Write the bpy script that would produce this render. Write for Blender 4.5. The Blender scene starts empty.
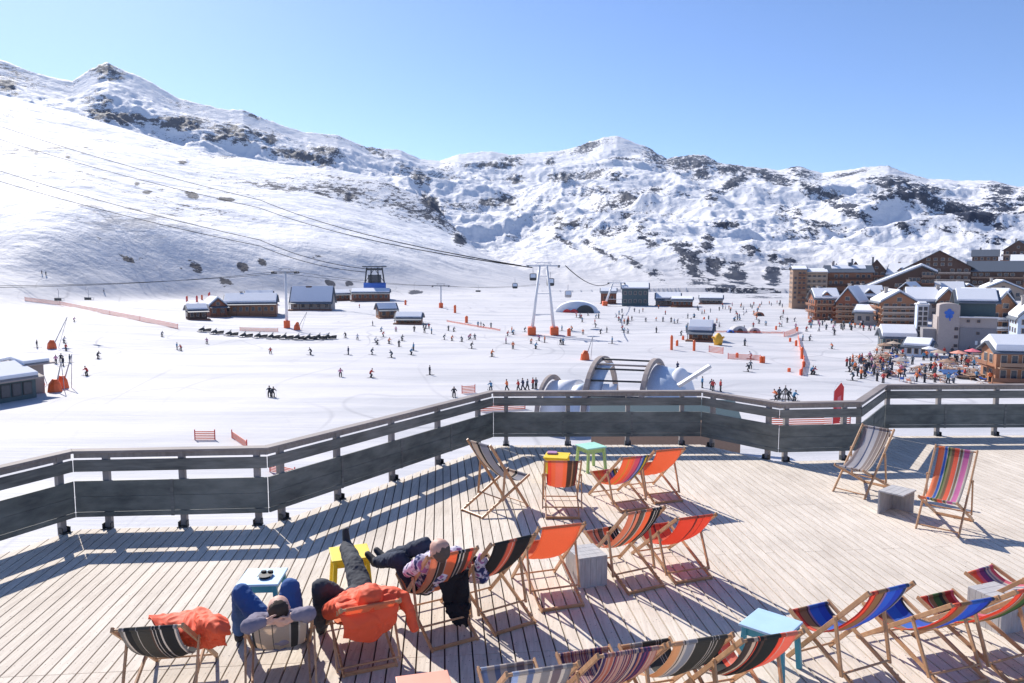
import bpy, bmesh, math, random
import numpy as np
from mathutils import Vector, Matrix, noise as mn
random.seed(7)
R = math.radians
S = bpy.context.scene
COL = S.collection
# ---------------------------------------------------------------- camera
FPX, PITCH, HC = 750.0, R(5.76), 3.707
cam = bpy.data.cameras.new('camera'); co = bpy.data.objects.new('camera', cam); COL.objects.link(co)
cam.sensor_width = 36; cam.lens = FPX * 36 / 1024; cam.clip_start = .1; cam.clip_end = 30000
co.location = (0, 0, HC); co.rotation_euler = (math.pi / 2 - PITCH, 0, 0)
S.camera = co
cp, sp = math.cos(PITCH), math.sin(PITCH)
def ray(u, v):
    a = (u - 512) / FPX; b = -(v - 341.5) / FPX
    return Vector((a, cp + b * sp, -sp + b * cp))
def at(u, v, z=0.):                      # the point at height z seen at this place of the photo
    d = ray(u, v); t = (z - HC) / d.z
    return Vector((d.x * t, d.y * t, z))
def atd(u, v, y):                        # the point y metres ahead
    d = ray(u, v); t = y / d.y
    return Vector((d.x * t, y, HC + d.z * t))
# ---------------------------------------------------------------- materials
def nt(name):
    m = bpy.data.materials.new(name); m.use_nodes = True
    t = m.node_tree; b = t.nodes['Principled BSDF']
    return m, t, b
def lk(t, a, b): t.links.new(a, b)
def node(t, k, **kw):
    n = t.nodes.new(k)
    for a, v in kw.items():
        if a.startswith('i_'):
            n.inputs[a[2:].replace('_', ' ')].default_value = v
        else: setattr(n, a, v)
    return n
def plain(name, col, rough=.6, metal=0., var=.12, scale=8., bump=.0, trans=0.):
    m, t, b = nt(name)
    tc = node(t, 'ShaderNodeTexCoord'); no = node(t, 'ShaderNodeTexNoise', i_Scale=scale, i_Detail=4.)
    lk(t, tc.outputs['Object'], no.inputs['Vector'])
    mr = node(t, 'ShaderNodeMapRange'); mr.inputs[3].default_value = 1 - var * 1.6; mr.inputs[4].default_value = 1 + var * 1.6
    lk(t, no.outputs['Fac'], mr.inputs[0])
    mx = node(t, 'ShaderNodeVectorMath', operation='SCALE'); mx.inputs[0].default_value = col[:3]
    lk(t, mr.outputs[0], mx.inputs['Scale']); lk(t, mx.outputs[0], b.inputs['Base Color'])
    b.inputs['Roughness'].default_value = rough; b.inputs['Metallic'].default_value = metal
    if bump:
        bp = node(t, 'ShaderNodeBump', i_Strength=bump, i_Distance=.02)
        lk(t, no.outputs['Fac'], bp.inputs['Height']); lk(t, bp.outputs[0], b.inputs['Normal'])
    return m
def attrmat(name, rough=.8, transl=0., grain=0., attr='col', bump=0., sc=60):
    m, t, b = nt(name)
    a = node(t, 'ShaderNodeAttribute', attribute_name=attr)
    tc = node(t, 'ShaderNodeTexCoord'); no = node(t, 'ShaderNodeTexNoise', i_Scale=float(sc), i_Detail=3.)
    lk(t, tc.outputs['Object'], no.inputs['Vector'])
    mr = node(t, 'ShaderNodeMapRange'); mr.inputs[3].default_value = 1 - grain; mr.inputs[4].default_value = 1 + grain
    lk(t, no.outputs['Fac'], mr.inputs[0])
    mx = node(t, 'ShaderNodeVectorMath', operation='SCALE'); lk(t, a.outputs['Color'], mx.inputs[0]); lk(t, mr.outputs[0], mx.inputs['Scale'])
    lk(t, mx.outputs[0], b.inputs['Base Color']); b.inputs['Roughness'].default_value = rough
    if bump:
        bp = node(t, 'ShaderNodeBump', i_Strength=bump, i_Distance=.01)
        lk(t, no.outputs['Fac'], bp.inputs['Height']); lk(t, bp.outputs[0], b.inputs['Normal'])
    if transl:
        tr = node(t, 'ShaderNodeBsdfTranslucent'); ms = node(t, 'ShaderNodeMixShader'); ms.inputs[0].default_value = transl
        lk(t, mx.outputs[0], tr.inputs['Color']); lk(t, b.outputs[0], ms.inputs[1]); lk(t, tr.outputs[0], ms.inputs[2])
        lk(t, ms.outputs[0], t.nodes['Material Output'].inputs[0])
    return m
M = {}
def woodmat(name, col, dark, sx=(2, 2, 30), rough=.6):
    m, t, b = nt(name)
    tc = node(t, 'ShaderNodeTexCoord'); mp = node(t, 'ShaderNodeMapping'); mp.inputs['Scale'].default_value = sx
    no = node(t, 'ShaderNodeTexNoise', i_Scale=3., i_Detail=6., i_Roughness=.6); n2 = node(t, 'ShaderNodeTexNoise', i_Scale=.9, i_Detail=2.)
    lk(t, tc.outputs['Object'], mp.inputs[0]); lk(t, mp.outputs[0], no.inputs['Vector']); lk(t, tc.outputs['Object'], n2.inputs['Vector'])
    ad = node(t, 'ShaderNodeMath', operation='ADD'); lk(t, no.outputs['Fac'], ad.inputs[0]); lk(t, n2.outputs['Fac'], ad.inputs[1])
    mr = node(t, 'ShaderNodeMapRange'); mr.inputs[1].default_value = .75; mr.inputs[2].default_value = 1.25; lk(t, ad.outputs[0], mr.inputs[0])
    mx = node(t, 'ShaderNodeMix', data_type='RGBA'); mx.inputs[6].default_value = (*dark, 1); mx.inputs[7].default_value = (*col, 1)
    lk(t, mr.outputs[0], mx.inputs[0]); lk(t, mx.outputs[2], b.inputs['Base Color']); b.inputs['Roughness'].default_value = rough
    return m
M['chairwood'] = woodmat('varnished_beech', (.64, .38, .20), (.42, .22, .11), (5, 5, 5), .45)
M['sling'] = attrmat('striped_canvas', .85, .48, .07)
M['greywood'] = woodmat('weathered_grey_wood', (.56, .545, .54), (.36, .35, .35), (12, 2, 2), .8)
M['capwood'] = woodmat('weathered_rail_wood', (.33, .29, .27), (.20, .17, .16), (1.5, 12, 12), .75)
M['postwood'] = woodmat('grey_post_wood', (.36, .33, .31), (.22, .20, .19), (6, 6, 1), .8)
M['panel'] = woodmat('dark_green_grey_boards', (.215, .225, .20), (.075, .085, .078), (.9, .9, 2.6), .6)
M['strip'] = woodmat('dark_green_grey_strip', (.23, .23, .21), (.085, .09, .083), (.9, .9, 8), .6)
M['steel'] = plain('steel', (.5, .5, .52), .4, .8)
M['darkmetal'] = plain('dark_metal', (.05, .055, .06), .5, .5)
def paint(name, c, r=.5): M[name] = plain(name + '_paint', c, r, 0, .10, 5)
paint('yellow', (.85, .60, .02)); paint('mint', (.38, .72, .58)); paint('lime', (.42, .60, .22)); paint('lightblue', (.44, .64, .82)); paint('teal', (.06, .33, .42))
paint('salmon', (.85, .36, .25)); paint('skinp', (.62, .36, .27), .6); paint('denim', (.035, .10, .28), .9); paint('greyknit', (.20, .18, .235), .95); paint('orangejacket', (.88, .115, .04), .7)
paint('blackcloth', (.012, .013, .018), .9); paint('charcoal', (.05, .055, .065), .9); paint('navy', (.022, .032, .06), .9); paint('hairbrown', (.045, .028, .02), .8); paint('hairgrey', (.10, .075, .062), .8)
paint('whitepaint', (.75, .75, .75)); paint('red', (.62, .03, .03)); paint('orange', (.85, .14, .03)); paint('blue', (.03, .14, .55)); paint('white', (.8, .8, .8)); paint('black', (.01, .01, .012)); paint('glass', (.04, .06, .09), .15)
paint('chaletwood', (.26, .12, .07), .8); paint('chaletdark', (.10, .055, .04), .8); paint('chaletred', (.30, .11, .06), .8); paint('chaletorange', (.37, .175, .095), .8); paint('cream', (.45, .35, .27), .8); paint('tan', (.34, .215, .145), .8); paint('stone', (.36, .33, .31), .9)
paint('concrete', (.40, .35, .33), .9); paint('concretedark', (.25, .24, .25), .9); paint('roofslate', (.10, .12, .15), .6); paint('railpale', (.50, .40, .32), .7); paint('purplecloth', (.42, .22, .40), .9); paint('shoe', (.03, .03, .035), .7)
paint('paleblue', (.55, .64, .76), .4); paint('teal_dark', (.06, .10, .11), .6); paint('golden', (.8, .42, .03), .6); paint('glulam', (.34, .28, .25), .7); paint('pink', (.75, .18, .22), .6)
M['rope'] = plain('dark_rope', (.012, .012, .014), 1., 0, .05, 1.); M['rope'].node_tree.nodes['Principled BSDF'].inputs['Specular IOR Level'].default_value = 0
M['snowroof'] = plain('roof_snow', (.82, .83, .86), .9, 0, .02, 1.)
def shirtmat():
    m, t, b = nt('patterned_shirt')
    tc = node(t, 'ShaderNodeTexCoord'); vo = node(t, 'ShaderNodeTexNoise', i_Scale=14., i_Detail=1.)
    lk(t, tc.outputs['Object'], vo.inputs['Vector'])
    cr = node(t, 'ShaderNodeValToRGB'); e = cr.color_ramp.elements
    e[0].position = .40; e[0].color = (.03, .04, .14, 1); e[1].position = .47; e[1].color = (.66, .62, .74, 1)
    x = e.new(.58); x.color = (.70, .66, .76, 1); x = e.new(.63); x.color = (.40, .16, .36, 1)
    lk(t, vo.outputs['Fac'], cr.inputs[0]); lk(t, cr.outputs[0], b.inputs['Base Color']); b.inputs['Roughness'].default_value = .9
    return m
M['shirt'] = shirtmat()
M['figure'] = attrmat('ski_clothing', .8, 0, .08)
M['windowglass'] = plain('window_glass', (.05, .06, .08), .2, 0, .3, 2)
def netmat():
    m, t, b = nt('orange_netting'); b.inputs['Base Color'].default_value = (.9, .18, .08, 1); b.inputs['Roughness'].default_value = .7
    return m
M['net'] = netmat()
# ---------------------------------------------------------------- mesh builder
class MB:
    def __init__(s): s.v = []; s.f = []; s.c = []
    def add(s, vs, fs, col=None):
        o = len(s.v); s.v += [tuple(p) for p in vs]
        for f in fs: s.f.append(tuple(o + i for i in f)); s.c.append(col)
    def box(s, c, size, rot=None, col=None):
        hx, hy, hz = size[0] / 2, size[1] / 2, size[2] / 2; c = Vector(c)
        vs = [Vector((x, y, z)) for x in (-hx, hx) for y in (-hy, hy) for z in (-hz, hz)]
        if rot is not None: vs = [rot @ p for p in vs]
        s.add([p + c for p in vs], [(0, 1, 3, 2), (4, 6, 7, 5), (0, 4, 5, 1), (2, 3, 7, 6), (0, 2, 6, 4), (1, 5, 7, 3)], col)
    def bar(s, p0, p1, w, h, up=(0, 0, 1), col=None, ext=0.):   # w across, h along up
        p0, p1 = Vector(p0), Vector(p1); d = (p1 - p0).normalized(); p0 = p0 - d * ext; p1 = p1 + d * ext
        sd = d.cross(Vector(up))
        if sd.length < 1e-4: sd = d.cross(Vector((1, 0, 0)))
        sd.normalize(); n = sd.cross(d).normalized()
        vs = []
        for p in (p0, p1):
            for a, b in ((-1, -1), (1, -1), (1, 1), (-1, 1)): vs.append(p + sd * a * w / 2 + n * b * h / 2)
        s.add(vs, [(3, 2, 1, 0), (4, 5, 6, 7), (0, 1, 5, 4), (1, 2, 6, 5), (2, 3, 7, 6), (3, 0, 4, 7)], col)
    def tube(s, pts, r, n=8, col=None, cap=True):
        pts = [Vector(p) for p in pts]; rs = r if isinstance(r, (list, tuple)) else [r] * len(pts)
        rings = []; prev = None
        for i, p in enumerate(pts):
            d = (pts[min(i + 1, len(pts) - 1)] - pts[max(i - 1, 0)]).normalized()
            a = d.orthogonal().normalized() if prev is None else (prev - d * prev.dot(d)).normalized()
            prev = a; b = d.cross(a)
            rings.append([p + (a * math.cos(2 * math.pi * k / n) + b * math.sin(2 * math.pi * k / n)) * rs[i] for k in range(n)])
        vs = [q for rg in rings for q in rg]; fs = []
        for i in range(len(pts) - 1):
            for k in range(n): fs.append((i * n + k, i * n + (k + 1) % n, (i + 1) * n + (k + 1) % n, (i + 1) * n + k))
        if cap: fs += [tuple(range(n - 1, -1, -1)), tuple((len(pts) - 1) * n + k for k in range(n))]
        s.add(vs, fs, col)
    def prism(s, poly, d, col=None):     # poly: list of Vector, d: extrusion Vector
        n = len(poly); d = Vector(d); poly = [Vector(p) for p in poly]
        s.add(poly + [p + d for p in poly], [tuple(range(n - 1, -1, -1)), tuple(range(n, 2 * n))] + [(i, (i + 1) % n, n + (i + 1) % n, n + i) for i in range(n)], col)
    def mesh(s, name, mat, smooth=False):
        me = bpy.data.meshes.new(name); me.from_pydata(s.v, [], s.f)
        if any(c is not None for c in s.c):
            at_ = me.color_attributes.new('col', 'FLOAT_COLOR', 'CORNER'); arr = []
            for f, c in zip(s.f, s.c):
                c = c or (.5, .5, .5); arr += [c[0], c[1], c[2], 1.] * len(f)
            at_.data.foreach_set('color', arr)
        if mat: me.materials.append(mat)
        bm = bmesh.new(); bm.from_mesh(me); bmesh.ops.recalc_face_normals(bm, faces=bm.faces); bm.to_mesh(me); bm.free()
        if smooth: me.polygons.foreach_set('use_smooth', [True] * len(me.polygons))
        return me
    def build(s, name, mat, parent=None, smooth=False, bevel=0.):
        return obj(name, s.mesh(name, mat, smooth), parent, bevel)
def obj(name, me, parent=None, bevel=0.):
    o = bpy.data.objects.new(name, me); COL.objects.link(o)
    if parent: o.parent = parent
    if bevel:
        b = o.modifiers.new('bevel', 'BEVEL'); b.width = bevel; b.segments = 2; b.limit_method = 'ANGLE'
    return o
def thing(name, label, cat, loc=(0, 0, 0), rz=0., group=None):
    o = bpy.data.objects.new(name, None); COL.objects.link(o); o.location = loc; o.rotation_euler = (0, 0, rz)
    o.empty_display_size = .2
    return tag(o, label, cat, group)
def tag(o, label, cat, group=None):
    o['label'] = label; o['category'] = cat
    if group: o['group'] = group
    return o
def struct(o, kind='structure'): o['kind'] = kind; return o
KIDS = {}
def copy_tree(o, loc, rz, label, group=None, parent=None):
    c = o.copy(); COL.objects.link(c)
    if parent: c.parent = parent
    else:
        c.location = loc; c.rotation_euler = (0, 0, rz); c['label'] = label
        if group: c['group'] = group
    for ch in KIDS.get(o.name, []): copy_tree(ch, None, 0, None, None, c)
    return c
def setkids():
    KIDS.clear()
    for o in COL.objects:
        if o.parent: KIDS.setdefault(o.parent.name, []).append(o)
# ---------------------------------------------------------------- noise
def _h(ix, iy, s):
    with np.errstate(over='ignore'):
        n = (ix.astype(np.int64) * 374761393 + iy.astype(np.int64) * 668265263 + s * 1442695041) & 0xffffffff
        n = ((n ^ (n >> 13)) * 1274126177) & 0xffffffff
        n = n ^ (n >> 16)
    return (n & 0xffff) / 65535.
def vn(x, y, s=0):
    ix = np.floor(x); iy = np.floor(y); fx = x - ix; fy = y - iy
    fx = fx * fx * fx * (fx * (fx * 6 - 15) + 10); fy = fy * fy * fy * (fy * (fy * 6 - 15) + 10)
    a = _h(ix, iy, s); b = _h(ix + 1, iy, s); c = _h(ix, iy + 1, s); d = _h(ix + 1, iy + 1, s)
    return (a + (b - a) * fx) * (1 - fy) + (c + (d - c) * fx) * fy
def fbm(x, y, o=5, s=0):
    r = 0; a = .5; t = 0
    for i in range(o):
        r = r + a * vn(x, y, s + i); t += a; a *= .5; x, y = x * 1.62 + y * 1.18 + 13.7, y * 1.62 - x * 1.18 + 7.1
    return r / t
def ridged(x, y, o=5, s=0):
    r = 0; a = .5; t = 0
    for i in range(o):
        r = r + a * (1 - np.abs(2 * vn(x, y, s + i) - 1)); t += a; a *= .5; x, y = x * 1.62 + y * 1.18 + 3.7, y * 1.62 - x * 1.18 + 9.1
    return r / t
# ---------------------------------------------------------------- terrain
def sky_pts(pts):
    ph = []; te = []
    for u, v in pts:
        d = ray(u, v); ph.append(math.atan2(d.x, d.y)); te.append(d.z / math.hypot(d.x, d.y))
    return np.array(ph), np.array(te)
F_ph, F_te = sky_pts([(-900, 60), (-500, 30), (-200, 50), (0, 95), (76, 114), (152, 137), (213, 155), (240, 157), (290, 165), (330, 168), (380, 178), (417, 196), (440, 213), (465, 238), (485, 258), (520, 276), (560, 290), (700, 320), (1500, 330)])
M_ph, M_te = sky_pts([(-900, 80), (-300, 40), (-60, 50), (0, 60), (46, 76), (72, 82), (90, 70), (99, 66), (107, 63), (118, 68), (152, 82), (179, 99), (228, 110), (243, 110), (259, 117), (304, 132), (337, 135), (369, 148), (401, 150), (420, 159), (440, 161), (459, 154), (491, 151), (512, 155), (559, 151), (588, 144), (604, 137), (617, 136), (626, 139), (646, 147), (667, 159), (682, 156), (705, 156), (720, 163), (743, 167), (778, 170), (799, 167), (822, 173), (845, 170), (863, 167), (889, 166), (904, 172), (928, 179), (965, 181), (992, 181), (1018, 187), (1100, 200), (1300, 190), (1800, 230)])
def sst(a, b, x):
    t = np.clip((x - a) / (b - a), 0, 1); return t * t * (3 - 2 * t)
def smi(ph, xs, ys, w=.10):
    return sum(np.interp(ph + k * w / 4, xs, ys) for k in range(-4, 5)) / 9.
def plain_z(x, y):
    r = np.hypot(x, y); ph = np.arctan2(x, y)
    z = -15 + (fbm(x / 38., y / 38., 3, 3) - .5) * (.6 + 1.4 * sst(100, 220, r)) + (fbm(x / 7., y / 7., 3, 9) - .5) * .12 * sst(20, 60, r)
    z = z + 5.0 * sst(230, 330, r) * sst(R(22), R(28), ph)            # the village shelf on the right
    z = z + 3.0 * sst(120, 330, r) * sst(-R(20), -R(33), ph)
    z = z - 9 * sst(500, 800, r) * sst(R(-2), R(5), ph)
    return z
def terrain(x, y, full=True):
    x = np.asarray(x, float); y = np.asarray(y, float)
    r = np.hypot(x, y); ph = np.arctan2(x, y); z0 = plain_z(x, y)
    back = sst(R(150), R(80), np.abs(ph))
    # near hill
    te = np.interp(ph, F_ph, F_te); rc = smi(ph, [-1.2, -.6, -.2, .1, .4], [1300, 1500, 1250, 1000, 900]); rb = smi(ph, [-1.2, -.60, -.45, -.2, 0, .2], [260, 300, 410, 470, 560, 700])
    rb = rb + (fbm(x / 90., y / 90., 3, 40) - .5) * 46
    t = np.clip((r - rb) / (rc - rb), 0, 3); te = te + (smi(ph, F_ph, F_te, .14) - te) * sst(1., .62, t); zc = te * rc + HC
    bank = .14 * sst(-.68, -.50, ph) * (1 - .6 * sst(-.2, .0, ph)); g = np.where(t < 1, bank * sst(0, .13, t) + (1 - bank) * np.clip(t, 0, 1) ** 1.25, 1 - .9 * (t - 1))
    lump = (fbm(x / 150., y / 150., 5, 21) - .5) * 15 + (ridged(x / 60., y / 60., 4, 25) - .5) * 2.2 + (fbm(x / 15., y / 15., 3, 29) - .5) * 1.1
    w = np.clip(t * 5, 0, 1) * np.clip(1.15 - t ** 6, .12, 1)
    zf = -16 + (zc + 16) * g + lump * w * sst(-20, 60, zc)
    zf = np.where(t <= 0, -99, zf)
    # the range behind
    te = np.interp(ph, M_ph, M_te); rc = smi(ph, [-1., -.6, -.3, -.05, .15, .35, .6, 1], [2700, 2500, 2500, 3300, 3500, 3000, 2700, 2500])
    rb = smi(ph, [-.6, 0, .2, .6], [1200, 800, 720, 620]); t = np.clip((r - rb) / (rc - rb), 0, 3); te = te + (smi(ph, M_ph, M_te, .12) - te) * sst(1., .6, t + (fbm(x / 200., y / 200., 3, 77) - .5) * .3); zc = te * rc + HC
    wx = x + (fbm(x / 500., y / 500., 3, 50) - .5) * 420; wy = y + (fbm(x / 500., y / 500., 3, 55) - .5) * 420
    t = np.clip((r - rb) / (rc - rb), 0, 3)
    g = np.where(t < 1, .46 * t + .54 * t * t, 1 - 1.6 * (t - 1))
    big = (ridged(wx / 620., wy / 620., 3, 61) - .55) * 125 + (ridged(wx / 230., wy / 230., 4, 67) - .5) * 34 + (ridged(x / 120., y / 120., 3, 91) - .5) * 12
    small = (ridged(wx / 70., wy / 70., 4, 71) - .5) * 15 + (ridged(x / 26., y / 40., 3, 75) - .5) * 8
    w = np.clip(t * 4, 0, 1) * np.clip(1 - np.exp(-((t - 1) / .20) ** 2), 0.0, 1)
    zm = -24 + (zc + 24) * g + big * w + small * np.clip(t * 5, 0, 1) * np.where(t > .9, .35, 1)
    zm = np.where(t <= 0, -99, zm)
    z = z0
    for q in (zf, zm):
        k = 6.; h = np.clip(.5 + .5 * (q - z) / k, 0, 1); z = z * (1 - h) + q * h + k * h * (1 - h) * .5
    return z * 1.0
def hit(u, v, rmax=1500):
    d = ray(u, v); hl = math.hypot(d.x, d.y); rr = np.geomspace(40, rmax, 900)
    x = d.x / hl * rr; y = d.y / hl * rr; zr = HC + d.z / hl * rr; zg = terrain(x, y)
    i = np.nonzero(zr < zg)[0]
    if len(i) == 0: i = [len(rr) - 1]
    i = i[0]; return Vector((x[i], y[i], zg[i]))
def gz(x, y): return float(terrain(np.array([x]), np.array([y]))[0])
ROCK = [  # u, v, half width, half height, tilt in degrees, strength
 (107,71,16,8,10,.75),(97,100,14,8,0,.55),(5,85,14,8,20,.7),(118,117,30,5.5,8,1),(176,123,26,6,4,1),(215,138,12,3,0,.9),(236,134,26,9,8,.72),(300,155,28,4.5,10,1),(318,160,14,5,20,1),(256,115,12,4,10,.6),(268,139,9,5,20,.8),
 (68,157,4,2.5,0,1),(183,162,4,2,0,1),(192,195,6,3,20,1),(225,199,9,2.2,10,1),(137,184,3,2,0,.9),(147,192,4,2,0,.9),(100,236,5,2.5,0,1),(127,258,18,4,6,1),(190,267,11,2.6,4,1),(225,281,8,4,0,1),(243,267,5,3,0,.9),(320,256,9,3,0,1),(349,197,4.5,4.5,20,1),(432,204,14,6,40,1),(459,240,6,5,30,1),(36,244,4,2,0,.8),(262,262,4,2,0,.8),(330,283,5,2,0,.8),(350,285,5,2,0,.8),(415,292,6,2,0,.8),
 (370,147,16,5,25,.62),(420,178,10,7,35,.7),(405,168,10,4,30,.5),(385,155,8,4,20,.5),(492,165,24,3,0,.8),(512,160,10,3,0,.8),(588,146,11,3.5,-15,.95),(550,161,5,4,-30,.8),(514,179,9,4,0,.8),(563,177,14,4.5,0,.75),(505,199,10,5,15,.8),(490,203,14,4,10,.7),
 (656,158,15,8,35,.62),(690,162,26,8,4,.85),(702,172,8,7,0,.8),(730,169,13,4.5,0,.9),(734,182,15,5,-30,.8),(757,172,22,4.5,10,.75),(617,176,10,5,0,.6),(600,190,12,4,10,.5),(625,196,7,5,20,.6),(655,190,6,3,0,.7),(710,198,7,7,20,.6),(725,225,13,4,0,.8),(575,223,26,7,0,.48),(640,228,5,14,0,.5),(632,217,16,5,10,.5),(605,208,14,5,0,.4),
 (680,248,9,9,20,.8),(690,262,12,14,0,.8),(708,243,6,9,0,.75),(714,265,9,10,0,.85),(735,273,10,9,0,.9),(752,250,9,9,0,.75),(775,256,6,5,0,.7),(772,275,8,14,0,.8),(786,263,9,6,0,.75),(700,280,14,6,0,.7),(562,240,14,3,32,.75),(600,250,26,3.5,30,.55),(650,272,30,5,30,.5),(745,290,40,6,5,.6),(650,240,20,8,0,.42),
 (775,178,18,5,14,.8),(800,172,13,5,12,.6),(822,193,24,7,20,.78),(848,208,24,7,32,.66),(862,218,12,5,25,.5),(893,183,22,6,6,.85),(907,193,28,7,6,.8),(928,201,16,6,8,.8),(925,188,22,4,10,.7),(880,198,12,4,0,.6),(905,228,9,5,10,.7),(962,211,22,8,18,.85),(985,217,24,6,25,.8),(1000,190,18,6,8,.7),(1000,205,18,10,20,.7),(878,206,7,4,0,.6),(950,228,14,4,8,.5),(985,238,18,5,10,.65),(870,232,12,5,10,.4),(820,228,16,8,20,.4),(790,215,16,10,20,.38),(1050,205,30,14,15,.8),(-40,80,30,12,10,.8)]
def rockmask(u, v):
    m = np.zeros_like(u)
    for (a, b, ru, rv, an, st) in ROCK:
        ca, sa = math.cos(R(an)), math.sin(R(an)); dx = u - a; dy = v - b
        p = (dx * ca + dy * sa) / ru; q = (-dx * sa + dy * ca) / rv
        m = np.maximum(m, st * np.exp(-.72 * (p * p + q * q) ** 1.2))
    return m
def make_terrain():
    fine = np.linspace(-R(41), R(41), 1000); rest = np.linspace(R(41), R(319), 100)[1:-1]
    ph = np.concatenate([fine, rest]); nr = 430
    rr = np.concatenate([np.array([4, 12, 25.]), np.geomspace(40, 640, 190, endpoint=False), np.geomspace(640, 3700, 470, endpoint=False), np.geomspace(3700, 6000, 12)]); nr = len(rr); nc = len(ph)
    P, Q = np.meshgrid(ph, rr); x = Q * np.sin(P); y = Q * np.cos(P); z = terrain(x, y)
    z = np.where(Q > 5200, -60, z)
    dd = np.where(y * cp - (z - HC) * sp < 1, 1, y * cp - (z - HC) * sp); uu = 512 + FPX * x / dd; vv = 341.5 - FPX * (y * sp + (z - HC) * cp) / dd
    rk0 = np.where((Q > 700) & (y > 0), rockmask(uu, vv), 0) * sst(700, 1300, Q)
    z = z + rk0 * ((ridged(x / 30., y / 60., 4, 95) - .45) * 22 + (ridged(x / 9., y / 30., 3, 97) - .5) * 6)
    global ZMIN, ZMAX
    ZMIN, ZMAX = float(z.min()), float(z.max())
    d = y * cp - (z - HC) * sp; d = np.where(d < 1, 1, d)
    u = 512 + FPX * x / d; v = 341.5 - FPX * (y * sp + (z - HC) * cp) / d
    rk = np.where((Q > 200) & (y > 0), rockmask(u, v), 0)
    me = bpy.data.meshes.new('snow_terrain'); nv = nr * nc
    me.vertices.add(nv + 1); co_ = np.zeros((nv + 1, 3)); co_[:nv, 0] = x.ravel(); co_[:nv, 1] = y.ravel(); co_[:nv, 2] = z.ravel(); co_[nv] = (0, 0, -15)
    me.vertices.foreach_set('co', co_.ravel())
    i, j = np.meshgrid(np.arange(nr - 1), np.arange(nc), indexing='ij'); j2 = (j + 1) % nc
    q = np.stack([i * nc + j, i * nc + j2, (i + 1) * nc + j2, (i + 1) * nc + j], -1).reshape(-1, 4)[:, ::-1]
    tri = np.stack([np.full(nc, nv), (np.arange(nc) + 1) % nc, np.arange(nc)], -1)[:, ::-1]
    loops = np.concatenate([q.ravel(), tri.ravel()]); nq = len(q)
    me.loops.add(len(loops)); me.loops.foreach_set('vertex_index', loops.astype(np.int32))
    me.polygons.add(nq + nc)
    me.polygons.foreach_set('loop_start', np.concatenate([np.arange(nq) * 4, nq * 4 + np.arange(nc) * 3]).astype(np.int32))
    me.update(calc_edges=True); me.validate()
    me.polygons.foreach_set('use_smooth', [True] * len(me.polygons))
    a = me.attributes.new('rock', 'FLOAT', 'POINT'); a.data.foreach_set('value', np.append(rk.ravel(), 0).astype(np.float32))
    if me.polygons[0].normal.z < 0: me.flip_normals()
    m, t, b = nt('snow_and_rock'); me.materials.append(m)
    tc = node(t, 'ShaderNodeTexCoord'); O = tc.outputs['Object']
    ar = node(t, 'ShaderNodeAttribute', attribute_name='rock')
    n1 = node(t, 'ShaderNodeTexNoise', i_Scale=.055, i_Detail=8., i_Roughness=.66); lk(t, O, n1.inputs['Vector'])
    mp = node(t, 'ShaderNodeMapping'); mp.inputs['Scale'].default_value = (1., .30, 1.6); lk(t, O, mp.inputs[0]); lk(t, mp.outputs[0], n1.inputs['Vector'])
    s1 = node(t, 'ShaderNodeMath', operation='MULTIPLY_ADD'); s1.inputs[1].default_value = 5.5; s1.inputs[2].default_value = -2.75; n1b = node(t, 'ShaderNodeTexNoise', i_Scale=.33, i_Detail=4., i_Roughness=.6); lk(t, O, n1b.inputs['Vector']); n1c = node(t, 'ShaderNodeMath', operation='MULTIPLY_ADD'); n1c.inputs[1].default_value = .35; lk(t, n1b.outputs['Fac'], n1c.inputs[0]); lk(t, n1.outputs['Fac'], n1c.inputs[2]); n1d = node(t, 'ShaderNodeMath', operation='SUBTRACT'); n1d.inputs[1].default_value = .175; lk(t, n1c.outputs[0], n1d.inputs[0]); lk(t, n1d.outputs[0], s1.inputs[0])
    s2 = node(t, 'ShaderNodeMath', operation='MULTIPLY_ADD'); s2.inputs[1].default_value = 1.6; lk(t, ar.outputs['Fac'], s2.inputs[0]); lk(t, s1.outputs[0], s2.inputs[2])
    mr = node(t, 'ShaderNodeMapRange'); mr.inputs[1].default_value = .62; mr.inputs[2].default_value = .80; lk(t, s2.outputs[0], mr.inputs[0])
    # bare patches only where the mask has something
    gate = node(t, 'ShaderNodeMapRange'); gate.inputs[1].default_value = .14; gate.inputs[2].default_value = .22; lk(t, ar.outputs['Fac'], gate.inputs[0])
    mu = node(t, 'ShaderNodeMath', operation='MULTIPLY'); lk(t, mr.outputs[0], mu.inputs[0]); lk(t, gate.outputs[0], mu.inputs[1])
    # tiny scattered stones poking out far up the mountains
    n3 = node(t, 'ShaderNodeTexNoise', i_Scale=.13, i_Detail=6., i_Roughness=.75); lk(t, mp.outputs[0], n3.inputs['Vector'])
    n4 = node(t, 'ShaderNodeTexNoise', i_Scale=.006, i_Detail=3.); lk(t, O, n4.inputs['Vector'])
    sm = node(t, 'ShaderNodeMath', operation='ADD'); lk(t, n3.outputs['Fac'], sm.inputs[0]); lk(t, n4.outputs['Fac'], sm.inputs[1])
    st = node(t, 'ShaderNodeMapRange'); st.inputs[1].default_value = 1.13; st.inputs[2].default_value = 1.17; lk(t, sm.outputs[0], st.inputs[0])
    sx = node(t, 'ShaderNodeSeparateXYZ'); lk(t, O, sx.inputs[0])
    hg = node(t, 'ShaderNodeMapRange'); hg.inputs[1].default_value = 15; hg.inputs[2].default_value = 50; lk(t, sx.outputs['Z'], hg.inputs[0])
    st2 = node(t, 'ShaderNodeMath', operation='MULTIPLY'); lk(t, st.outputs[0], st2.inputs[0]); lk(t, hg.outputs[0], st2.inputs[1])
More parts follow.
